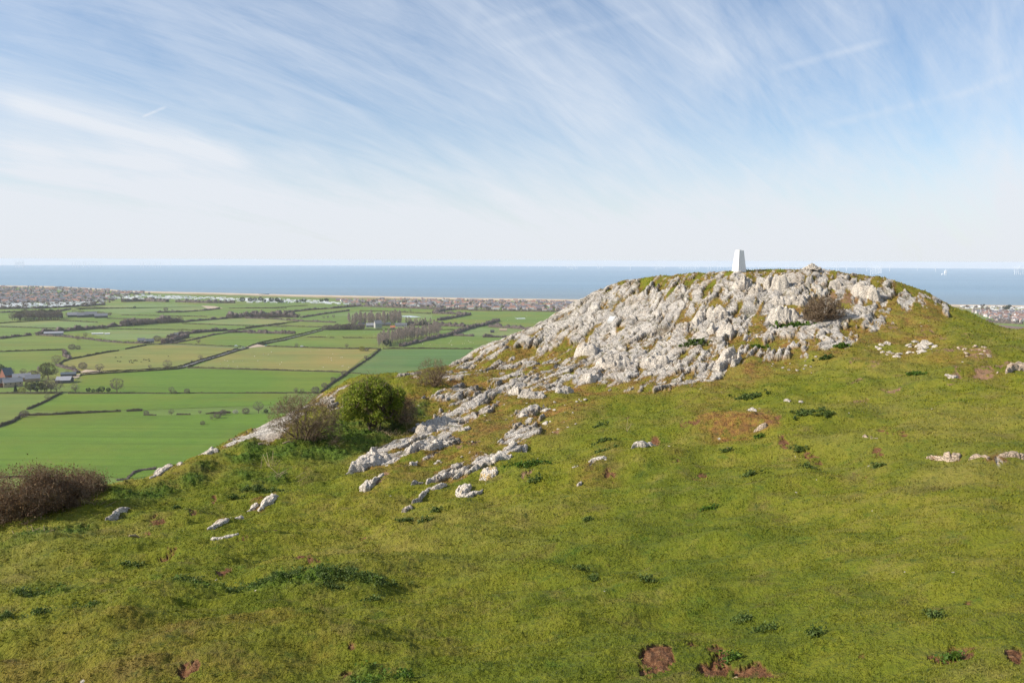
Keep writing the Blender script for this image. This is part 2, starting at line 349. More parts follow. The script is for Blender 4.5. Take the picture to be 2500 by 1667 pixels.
for k, pts, v in [
 ('K8', [(0,1020),(300,1010),(560,1060),(900,1000),(1100,700),(1330,620),(1500,800),(1900,700),(2100,560),(2250,540),(2230,700),(2100,830),(1900,950),(1700,1020),(1400,1140),(1150,1227),(200,1227),(-300,1300),(-700,1560),(-900,1560),(-300,1180)], .9),
 ('L6', [(0,1060),(300,960),(700,900),(800,880),(780,960),(500,1040),(200,1110),(0,1130)], .8),
 ('L6', [(900,680),(1150,640),(1400,600),(1650,520),(1690,600),(1450,680),(1200,740),(1000,760),(900,720)], .9),
 ('L6', [(1780,540),(2352,440),(2352,600),(2000,640),(1820,590)], .6),
 ('L8', [(920,430),(1050,400),(1160,420),(1360,430),(1520,360),(1700,340),(1820,330),(2000,350),(2160,380),(2260,430),(2000,440),(1830,470),(1500,455),(1300,460),(1000,470)], .8),
 ('L8', [(80,430),(200,410),(500,400),(540,420),(300,470),(90,470)], .6), ('L8', [(400,560),(560,530),(640,560),(430,585)], .6),
 ('L8', [(1960,980),(2050,900),(2150,890),(2250,940),(2352,920),(2352,981)], .9), ('L8', [(700,260),(760,265),(790,285),(720,295)], .9),
 ('L8', [(0,550),(60,545),(80,600),(0,610)], .8), ('L8', [(170,600),(240,585),(280,605),(200,625)], .9),
 ('K5', [(1530,590),(1700,600),(1850,640),(2080,600),(2040,670),(1850,760),(1700,700),(1500,640)], .5),
]:
    paint(lushm, px(k, pts), v)
lushm = blur(lushm, 4)

# ------------------------------------------------------------------ rock relief shared by bedrock and boulders
SX, SY = .46, .888                                   # strike of the beds on the ground
def rock_relief(x, y):
    wx = fbm(x*.5, y*.5, 2, 21)*.6; wy = fbm(x*.5, y*.5, 2, 25)*.6
    a = (x+wx)*SX+(y+wy)*SY; b = (x+wx)*SY-(y+wy)*SX
    rib = 1-np.abs(perlin(a/4.2, b/1.15, 31))*1.7
    rib2 = 1-np.abs(perlin(a/2.6, b/.34, 37))*1.6
    ph = (b+.22*perlin(a/2.0, b/1.6, 33))/.62; f = ph-np.floor(ph)
    saw = np.where(f < .86, f/.86, (1-f)/.14)*np.clip(.5+1.2*perlin(a/2.6, np.floor(ph)*1.7, 35), 0, 1)
    d1, d2, idc = voro(a/2.6, b/1.0, 3)
    e1, e2, ide = voro(a/1.1, b/.38, 9)
    crack = sstep(0, .09, d2-d1); crack2 = sstep(0, .14, e2-e1)
    big = sstep(5, 14, x)                            # bolder blocks towards the right of the knoll
    h = .10*rib+.045*rib2 + .10*saw + (.11+.13*big)*(idc-.5)*crack + .05*(ide-.5)*crack2 - (.10+.08*big)*(1-crack) - .05*(1-crack2)
    h = h + .045*fbm(x*1.6, y*1.6, 5, 41, .66) + .012*perlin(x*12, y*12, 47)
    return .82*(h - .13), crack, crack2
def rough_z(x, y, u=None, v=None, full=False):
    """finished hill surface and its cover attributes"""
    zb = base_z(x, y)
    if u is None: u, v = project(x, y, zb)
    a = x*SX+y*SY; b = x*SY-y*SX
    nz = .62*fbm(a/2.8, b/.52, 5, 51, .62)+.32*fbm(a/.9, b/.36, 4, 54, .65)+.3*fbm(x*.35, y*.35, 2, 57)
    m = sample(rockm, u, v)
    val = m+.50*nz
    rock = sstep(.46, .56, val)*sstep(.05, .2, m)
    h, c1, c2 = rock_relief(x, y)
    lush = np.clip(sample(lushm, u, v)*(1+.9*fbm(x*1.3, y*1.3, 3, 61)), 0, 1)*(1-rock)
    soilraw = sample(soilm, u, v)+.85*fbm(x*2.9, y*2.9, 5, 66, .74)
    soil = sstep(.40, .60, soilraw)*(1-rock)*sstep(.08, .2, sample(soilm, u, v))
    lf = .4+.85*sstep(6, -6, x)
    xr = x*.94+y*.34; yr = y*.94-x*.34
    hum = .17*fbm(x*.5, y*.6, 3, 71)+.07*lf*fbm(xr*.55, yr*2.7, 3, 75)+.020*lf*fbm(xr*4., yr*8., 3, 79, .65)+.006*perlin(x*22, y*22, 83)
    rlf = .34+.74*sstep(.18, .5, sample(rockwide, u, v)); far = sstep(70, 110, np.hypot(x, y))
    z = zb + (hum*(1-rock) + (.11*(.4+.6*rlf)+h*.95*rlf)*rock)*(1-far) + lush*(.05+.09*np.abs(fbm(x*4.5, y*4.5, 2, 91))) - soil*(.03+.03*perlin(x*3, y*3, 95)+.02*perlin(x*11, y*11, 97))
    rm = sample(redm, u, v); red = np.clip(rm*(1+1.1*fbm(x*.9, y*.9, 4, 101)), 0, 1)
    # a band of red moss hugs the rock edges
    red = np.maximum(red, sstep(.25, .45, val)*sstep(.1, .25, m)*.9)
    return z, rock, soil, red, lush, c1*c2
def surf(x, y):
    x = np.atleast_1d(np.asarray(x, float)); y = np.atleast_1d(np.asarray(y, float))
    return rough_z(x, y)[0]

# ------------------------------------------------------------------ materials
def newmat(name):
    m = bpy.data.materials.new(name); m.use_nodes = True
    nt = m.node_tree; nt.nodes.clear()
    out = nt.nodes.new('ShaderNodeOutputMaterial'); b = nt.nodes.new('ShaderNodeBsdfPrincipled')
    nt.links.new(b.outputs[0], out.inputs[0]); b.inputs['Roughness'].default_value = .9
    b.inputs['Specular IOR Level'].default_value = .2
    return m, nt, b
class NT:
    def __init__(s, nt): s.nt = nt; s.pos = None
    def node(s, t, **kw):
        n = s.nt.nodes.new(t)
        for k, v in kw.items(): setattr(n, k, v)
        return n
    def set(s, inp, v):
        if hasattr(v, 'is_linked') or hasattr(v, 'links'): s.nt.links.new(v, inp)
        else: inp.default_value = v
    def P(s):
        if s.pos is None: s.pos = s.node('ShaderNodeNewGeometry').outputs['Position']
        return s.pos
    def obj(s): return s.node('ShaderNodeTexCoord').outputs['Object']
    def scale(s, vec, sc):
        n = s.node('ShaderNodeMapping'); s.set(n.inputs[0], vec); n.inputs['Scale'].default_value = sc; return n.outputs[0]
    def noise(s, sc, det=4, rough=.55, vec=None, dist=0):
        n = s.node('ShaderNodeTexNoise'); s.set(n.inputs['Vector'], vec if vec is not None else s.P())
        n.inputs['Scale'].default_value = sc; n.inputs['Detail'].default_value = det; n.inputs['Roughness'].default_value = rough; n.inputs['Distortion'].default_value = dist
        return n.outputs['Fac']
    def vor(s, sc, feat='F1', vec=None):
        n = s.node('ShaderNodeTexVoronoi', feature=feat); s.set(n.inputs['Vector'], vec if vec is not None else s.P()); n.inputs['Scale'].default_value = sc
        return n.outputs['Distance']
    def ramp(s, fac, stops):
        n = s.node('ShaderNodeValToRGB'); s.set(n.inputs[0], fac); e = n.color_ramp.elements
        while len(e) < len(stops): e.new(.5)
        for i, (p, c) in enumerate(stops):
            e[i].position = p; e[i].color = c if len(c) == 4 else (*c, 1)
        return n.outputs[0]
    def rng(s, fac, a, b, lo=0., hi=1.):
        n = s.node('ShaderNodeMapRange'); s.set(n.inputs[0], fac); n.inputs[1].default_value = a; n.inputs[2].default_value = b; n.inputs[3].default_value = lo; n.inputs[4].default_value = hi
        return n.outputs[0]
    def mix(s, fac, a, b, mode='MIX'):
        n = s.node('ShaderNodeMix', data_type='RGBA', blend_type=mode); s.set(n.inputs[0], fac)
        s.set(n.inputs[6], a if not isinstance(a, tuple) else (*a[:3], 1)); s.set(n.inputs[7], b if not isinstance(b, tuple) else (*b[:3], 1))
        return n.outputs[2]
    def math(s, op, a, b=None, c=None):
        n = s.node('ShaderNodeMath', operation=op); s.set(n.inputs[0], a)
        if b is not None: s.set(n.inputs[1], b)
        if c is not None: s.set(n.inputs[2], c)
        return n.outputs[0]
    def vmath(s, op, a, b=None):
        n = s.node('ShaderNodeVectorMath', operation=op); s.set(n.inputs[0], a)
        if b is not None: s.set(n.inputs[1], b)
        return n
    def attr(s, name):
        n = s.node('ShaderNodeAttribute', attribute_name=name); return n
    def bump(s, bsdf, h, strength=.5, dist=.02):
        n = s.node('ShaderNodeBump'); s.set(n.inputs['Height'], h); n.inputs['Strength'].default_value = strength; n.inputs['Distance'].default_value = dist
        s.nt.links.new(n.outputs[0], bsdf.inputs['Normal'])

def rock_colour(n, lichen=False):
    c = n.ramp(n.noise(1.1, 6, .62), [(.27, (.27, .245, .215)), (.40, (.47, .425, .37)), (.53, (.58, .525, .455)), (.70, (.67, .61, .53))])
    c = n.mix(n.rng(n.noise(.65, 3, .6), .54, .72, 0, .55), c, (.50, .39, .28))           # tan staining
    c = n.mix(n.rng(n.noise(2.6, 5, .7), .58, .68, 0, .6), c, (.23, .235, .25))           # blue-grey patches
    c = n.mix(n.rng(n.noise(9, 4, .7), .58, .66, 0, .7), c, (.12, .115, .105))           # dark lichen specks
    c = n.mix(n.rng(n.noise(1.7, 5, .7), .64, .70, 0, .6), c, (.33, .20, .11))             # rusty moss film
    if lichen: c = n.mix(n.rng(n.noise(4.5, 4, .6), .52, .60, 0, .8), c, (.50, .33, .08))
    return c
def rock_height(n):
    st = n.node('ShaderNodeMapping'); n.set(st.inputs[0], n.P()); st.inputs['Rotation'].default_value = (0, 0, R_(27)); st.inputs['Scale'].default_value = (3.2, .8, 2.5)
    a = n.noise(3.5, 5, .65, vec=st.outputs[0]); b = n.noise(14, 5, .65)
    v = n.rng(n.vor(5.5, 'DISTANCE_TO_EDGE', vec=st.outputs[0]), 0, .09)
    return n.math('ADD', n.math('MULTIPLY', a, 1.2), n.math('ADD', n.math('MULTIPLY', b, .5), n.math('MULTIPLY', v, .35)))
def mat_rock(name, lichen=False, tint=(1.12, 1.1, 1.07)):
    m, nt, b = newmat(name); n = NT(nt)
    n.set(b.inputs['Base Color'], n.mix(1.0, rock_colour(n, lichen), tint, 'MULTIPLY')); n.bump(b, rock_height(n), 1.0, .09); return m
M_ROCK = mat_rock('limestone'); M_PINK = mat_rock('tan_limestone', tint=(.92, .80, .68)); M_LICH = mat_rock('limestone_with_lichen', True)

def grass_colour(n):
    big = n.noise(.22, 4, .55); mid = n.noise(1.3, 5, .6); fine = n.noise(9, 4, .65)
    s = n.math('ADD', n.math('MULTIPLY', big, .4), n.math('ADD', n.math('MULTIPLY', mid, .38), n.math('MULTIPLY', fine, .22)))
    return n.ramp(s, [(.33, (.086, .113, .008)), (.44, (.146, .163, .011)), (.53, (.196, .193, .015)), (.61, (.242, .207, .031)), (.71, (.28, .215, .06))])
def turf_mix(n, isl=None):
    """colour of the living turf: grass, red moss and lush weeds by the surveyed cover"""
    g = grass_colour(n)
    g = n.mix(n.rng(n.noise(.10, 3, .6), .40, .60, .55, 0), g, n.mix(1.0, g, (.70, .80, .75), 'MULTIPLY')); g = n.mix(n.rng(n.noise(.14, 4, .65), .50, .68, 0, .5), g, (.25, .205, .05))
    # straw coloured dry patches and dark clover
    g = n.mix(n.rng(n.noise(.55, 6, .72), .56, .70, 0, .6), g, (.26, .21, .055))
    g = n.mix(n.rng(n.noise(1.9, 6, .74), .57, .66, 0, .5), g, (.06, .12, .012))
    g = n.mix(n.rng(n.noise(.8, 7, .75), .55, .66, 0, .55), g, (.155, .115, .038))
    red = n.math('MULTIPLY', n.attr('red').outputs['Fac'], n.rng(n.noise(2.3, 6, .72), .30, .52))
    rc = n.ramp(n.noise(5, 4, .7), [(.3, (.10, .05, .02)), (.45, (.20, .095, .033)), (.6, (.30, .17, .04)), (.78, (.15, .15, .025))])
    g = n.mix(n.math('MULTIPLY', red, .95), g, rc)
    g = n.mix(n.math('MULTIPLY', n.attr('lush').outputs['Fac'], .8), g, n.ramp(n.noise(7, 4, .7), [(.35, (.025, .06, .009)), (.55, (.06, .125, .013)), (.75, (.12, .19, .022))]))
    return g
def mat_turf():
    m, nt, b = newmat('turf_blades'); n = NT(nt)
    gm = n.node('ShaderNodeNewGeometry'); n.pos = gm.outputs['Position']
    hv = n.node('ShaderNodeHueSaturation'); n.set(hv.inputs['Color'], turf_mix(n)); n.set(hv.inputs['Value'], n.rng(gm.outputs['Random Per Island'], 0, 1, .72, 1.32)); c = hv.outputs[0]
    n.set(b.inputs['Base Color'], c); b.inputs['Roughness'].default_value = .7
    t = n.node('ShaderNodeBsdfTranslucent'); n.set(t.inputs[0], c); mx = n.node('ShaderNodeMixShader'); mx.inputs[0].default_value = .3
    nt.links.new(b.outputs[0], mx.inputs[1]); nt.links.new(t.outputs[0], mx.inputs[2])
    out = [q for q in nt.nodes if q.type == 'OUTPUT_MATERIAL'][0]; nt.links.new(mx.outputs[0], out.inputs[0]); return m
def mat_hill():
    m, nt, b = newmat('hill_turf_and_limestone'); n = NT(nt)
    g = turf_mix(n)
    so = n.ramp(n.noise(16, 5, .7), [(.3, (.085, .036, .016)), (.5, (.17, .076, .034)), (.66, (.26, .14, .068)), (.76, (.38, .28, .18))])
    far = n.rng(n.noise(.09, 2, .5), .48, .56)
    so = n.mix(n.math('MULTIPLY', far, .40), so, (.36, .25, .16))
    g = n.mix(n.attr('soil').outputs['Fac'], g, so)
    # tiny pale stones lying in the turf
    v = n.vor(2.2); th = n.math('MULTIPLY_ADD', n.attr('red').outputs['Fac'], .11, .05); g = n.mix(n.math('LESS_THAN', v, n.math('MULTIPLY', th, n.rng(n.noise(1.1, 4, .7), .45, .62, .25, 1.2))), g, (.5, .44, .37))
    # dark tufts
    g = n.mix(n.math('MULTIPLY', n.rng(n.noise(4.2, 5, .7), .57, .66), .55), g, (.03, .062, .010))
    rk = rock_colour(n)
    ck = n.rng(n.attr('crack').outputs['Fac'], .0, .75)
    mossy = n.math('MAXIMUM', n.math('MULTIPLY', n.math('SUBTRACT', 1.0, ck), n.rng(n.noise(1.9, 3, .6), .30, .45)), n.math('MULTIPLY', n.rng(n.noise(3.1, 7, .74), .55, .60), n.rng(n.noise(.8, 2, .5), .40, .52)))
    rk = n.mix(n.math('MULTIPLY', mossy, .75), rk, n.ramp(n.noise(2.7, 3, .6), [(.4, (.085, .085, .02)), (.6, (.13, .075, .032))]))
    c = n.mix(n.attr('rock').outputs['Fac'], g, rk)
    n.set(b.inputs['Base Color'], c)
    gh = n.math('ADD', n.math('MULTIPLY', n.noise(30, 4, .7), .5), n.noise(8, 4, .65))
    hh = n.node('ShaderNodeMix', data_type='FLOAT'); n.set(hh.inputs[0], n.attr('rock').outputs['Fac']); n.set(hh.inputs[2], gh); n.set(hh.inputs[3], rock_height(n))
    n.bump(b, hh.outputs[0], 1.0, .09)
    return m
M_HILL = mat_hill()

def mat_simple(name, col, var=.3, sc=3.0, rough=.9, trans=0, rand=True, spec=.2):
    m, nt, b = newmat(name); n = NT(nt)
    d = tuple(c*(1-var) for c in col); l = tuple(min(1, c*(1+var)) for c in col)
    c = n.ramp(n.noise(sc, 4, .6), [(.3, d), (.7, l)])
    if rand:
        hv = n.node('ShaderNodeHueSaturation'); n.set(hv.inputs['Color'], c)
        n.set(hv.inputs['Value'], n.rng(n.node('ShaderNodeObjectInfo').outputs['Random'], 0, 1, .78, 1.22)); c = hv.outputs[0]
    n.set(b.inputs['Base Color'], c); b.inputs['Roughness'].default_value = rough; b.inputs['Specular IOR Level'].default_value = spec
    return m
def mat_leaf(name, cols, sc=2.0):
    m, nt, b = newmat(name); n = NT(nt)
    g = n.node('ShaderNodeNewGeometry'); n.pos = g.outputs['Position']
    f = n.math('ADD', n.math('MULTIPLY', g.outputs['Random Per Island'], .6), n.math('MULTIPLY', n.noise(sc, 3), .4))
    st = [(i/(len(cols)-1)*.6+.2, c) for i, c in enumerate(cols)]
    c = n.ramp(f, st); n.set(b.inputs['Base Color'], c); b.inputs['Roughness'].default_value = .6
    t = n.node('ShaderNodeBsdfTranslucent'); n.set(t.inputs[0], c); mx = n.node('ShaderNodeMixShader'); mx.inputs[0].default_value = .3
    nt.links.new(b.outputs[0], mx.inputs[1]); nt.links.new(t.outputs[0], mx.inputs[2])
    out = [q for q in nt.nodes if q.type == 'OUTPUT_MATERIAL'][0]; nt.links.new(mx.outputs[0], out.inputs[0])
    return m
M_TURF = mat_turf()
M_HAW = mat_leaf('hawthorn_leaves', [(.065, .108, .009), (.15, .21, .016), (.25, .31, .026), (.36, .38, .055)])
M_NETTLE = mat_leaf('nettle_leaves', [(.03, .07, .010), (.07, .13, .014), (.125, .20, .022)], 4)
M_WEED = mat_leaf('weed_leaves', [(.04, .07, .014), (.085, .125, .024), (.14, .185, .05)], 6)
M_TWIG = mat_leaf('brown_twigs', [(.10, .07, .042), (.20, .14, .088), (.31, .23, .15)], 4)
M_DEAD = mat_leaf('dead_leaves', [(.07, .035, .018), (.14, .075, .038), (.22, .13, .07), (.30, .20, .10)], 4)
M_STRAW = mat_leaf('dry_stalks', [(.30, .23, .13), (.42, .34, .20)], 4)
M_BARK = mat_simple('grey_brown_bark', (.14, .105, .075), .4, 14)
def mat_pillar():
    m, nt, b = newmat('weathered_white_paint'); n = NT(nt)
    st = n.node('ShaderNodeMapping'); n.set(st.inputs[0], n.obj()); st.inputs['Scale'].default_value = (9, 9, 1.6)
    c = n.mix(n.rng(n.noise(1.6, 5, .7, vec=st.outputs[0]), .52, .72, 0, .55), (.80, .80, .78), (.55, .54, .49)); c = n.mix(n.rng(n.noise(14, 4, .7, vec=n.obj()), .66, .70, 0, .8), c, (.33, .31, .28))
    n.set(b.inputs['Base Color'], c); b.inputs['Roughness'].default_value = .75; n.bump(b, n.noise(30, 4, .6, vec=n.obj()), .4, .01); return m
M_PILLAR = mat_pillar()
M_WHITE = mat_simple('white_paint', (.82, .82, .80), .03, 3, .7)
M_DARK = mat_simple('dark_metal', (.03, .03, .035), .2, 9, .5, spec=.5)

# ------------------------------------------------------------------ hill mesh (structure)
azd = np.arange(-R_(42), R_(42), .00118)
azs = np.concatenate([np.linspace(-R_(178), -R_(42.6), 90), azd, np.linspace(R_(42.6), R_(178), 90)])
r1 = np.exp(np.linspace(math.log(.3), math.log(4.5), 60, endpoint=False)); r2 = np.exp(np.r_[np.arange(math.log(4.5), math.log(18), .0034), np.arange(math.log(18), math.log(58), .0022)])
r3 = np.exp(np.linspace(math.log(58.3), math.log(330), 60))
rs = np.concatenate([r1, r2, r3])
A_, RR = np.meshgrid(azs, rs)
X = (np.sin(A_)*RR).ravel(); Y = (np.cos(A_)*RR).ravel()
Z, rock, soil, red, lush, crack = rough_z(X, Y)
nc = len(azs); nr = len(rs)
I = np.arange(nr*nc).reshape(nr, nc)
FQ = np.stack([I[:-1, :-1], I[:-1, 1:], I[1:, 1:], I[1:, :-1]], -1).reshape(-1, 4)[:, ::-1]
hill = link('hill', mesh_from('hill', np.c_[X, Y, Z], FQ, M_HILL, True, attrs=dict(rock=rock, soil=soil, red=red, lush=lush, crack=crack)))
tag(hill, kind='structure')
HZ = Z

# ------------------------------------------------------------------ outcrops and boulders standing in the turf (things)
def outcrop(name, k, pts, h, label, cat='rock', group=None, mat=None, raw=False):
    P = px(k, pts)
    vb = P[:, 1].max(); Hpx = vb-P[:, 1].min()
    if 'pink' in label or 'stony' in label or (k == 'K6' and h < .16): h *= .6; mat = M_PINK
    elif k in ('K5', 'L6', 'K7') and h < .4: h *= .8
    c = hit(P[:, 0].mean(), vb-1)
    r = np.linalg.norm(c); knoll = k in ('K1', 'K2', 'K3') or (k == 'K4' and h > .5)
    h = min(h*(.8 if knoll else 1), (.75 if knoll or cat == 'boulder' else .42)*Hpx*r/FPX); hp = h*FPX/r
    kk = float(np.clip(1-.8*hp/max(Hpx, 1), .42, 1))
    G = np.array([hit(p[0], vb-(vb-p[1])*kk)[:2] for p in P])
    # finer boundary
    cen = G.mean(0)
    s = max(.014, r*.0009)
    x0, y0 = G.min(0)-3*s; x1, y1 = G.max(0)+3*s
    s = max(s, (x1-x0)/220, (y1-y0)/220)
    xs = np.arange(x0, x1, s); ys = np.arange(y0, y1, s)
    X, Y = np.meshgrid(xs, ys)
    wv = .22*min(x1-x0, y1-y0)
    Xw = X+wv*.35*fbm(X*2.4/max(wv*4, .3), Y*2.4/max(wv*4, .3), 3, 5); Yw = Y+wv*.35*fbm(X*2.4/max(wv*4, .3), Y*2.4/max(wv*4, .3), 3, 6)
    ins = inpoly(G, Xw, Yw)
    dist = np.full(X.shape, 1e9)
    n = len(G)
    for i in range(n):
        a = G[i]; b = G[(i+1) % n]; ab = b-a; L = (ab**2).sum()+1e-9
        t = np.clip(((Xw-a[0])*ab[0]+(Yw-a[1])*ab[1])/L, 0, 1)
        dist = np.minimum(dist, np.hypot(Xw-a[0]-t*ab[0], Yw-a[1]-t*ab[1]))
    dm = dist[ins].max() if ins.any() else .1
    e = np.where(ins, dist, -dist)
    q = np.clip(e/min(dm, max(.10, h*.8)), 0, 1)
    prof = (1-(1-q)**2)**.55
    rel, c1, c2 = rock_relief(X*1.25+3, Y*1.25-2)
    rel2 = fbm(X*2.2, Y*2.2, 4, 15, .6)
    zb = base_z(X, Y)+.17*fbm(X*.5, Y*.6, 3, 71)
    z = zb + np.where(ins, h*prof*(.85+.35*rel2) + rel*min(.8, .3+h)*prof + .02, -.22*np.clip(-e/(1.5*s), 0, 1)-.01)
    keep = e > -2.6*s
    idx = -np.ones(X.size, int)
    kf = keep[:-1, :-1] & keep[:-1, 1:] & keep[1:, 1:] & keep[1:, :-1]
    I = np.arange(X.size).reshape(X.shape)
    F = np.stack([I[:-1, :-1], I[:-1, 1:], I[1:, 1:], I[1:, :-1]], -1)[kf]
    if len(F) == 0: return None
    used = np.unique(F); idx[used] = np.arange(len(used))
    o3 = np.array([cen[0], cen[1], float(base_z(cen[0:1], cen[1:2])[0])])
    V = np.c_[X.ravel(), Y.ravel(), z.ravel()][used]-o3
    o = link(name, mesh_from(name, V, idx[F], mat or M_ROCK, True), loc=o3)
    return tag(o, label, cat, group)
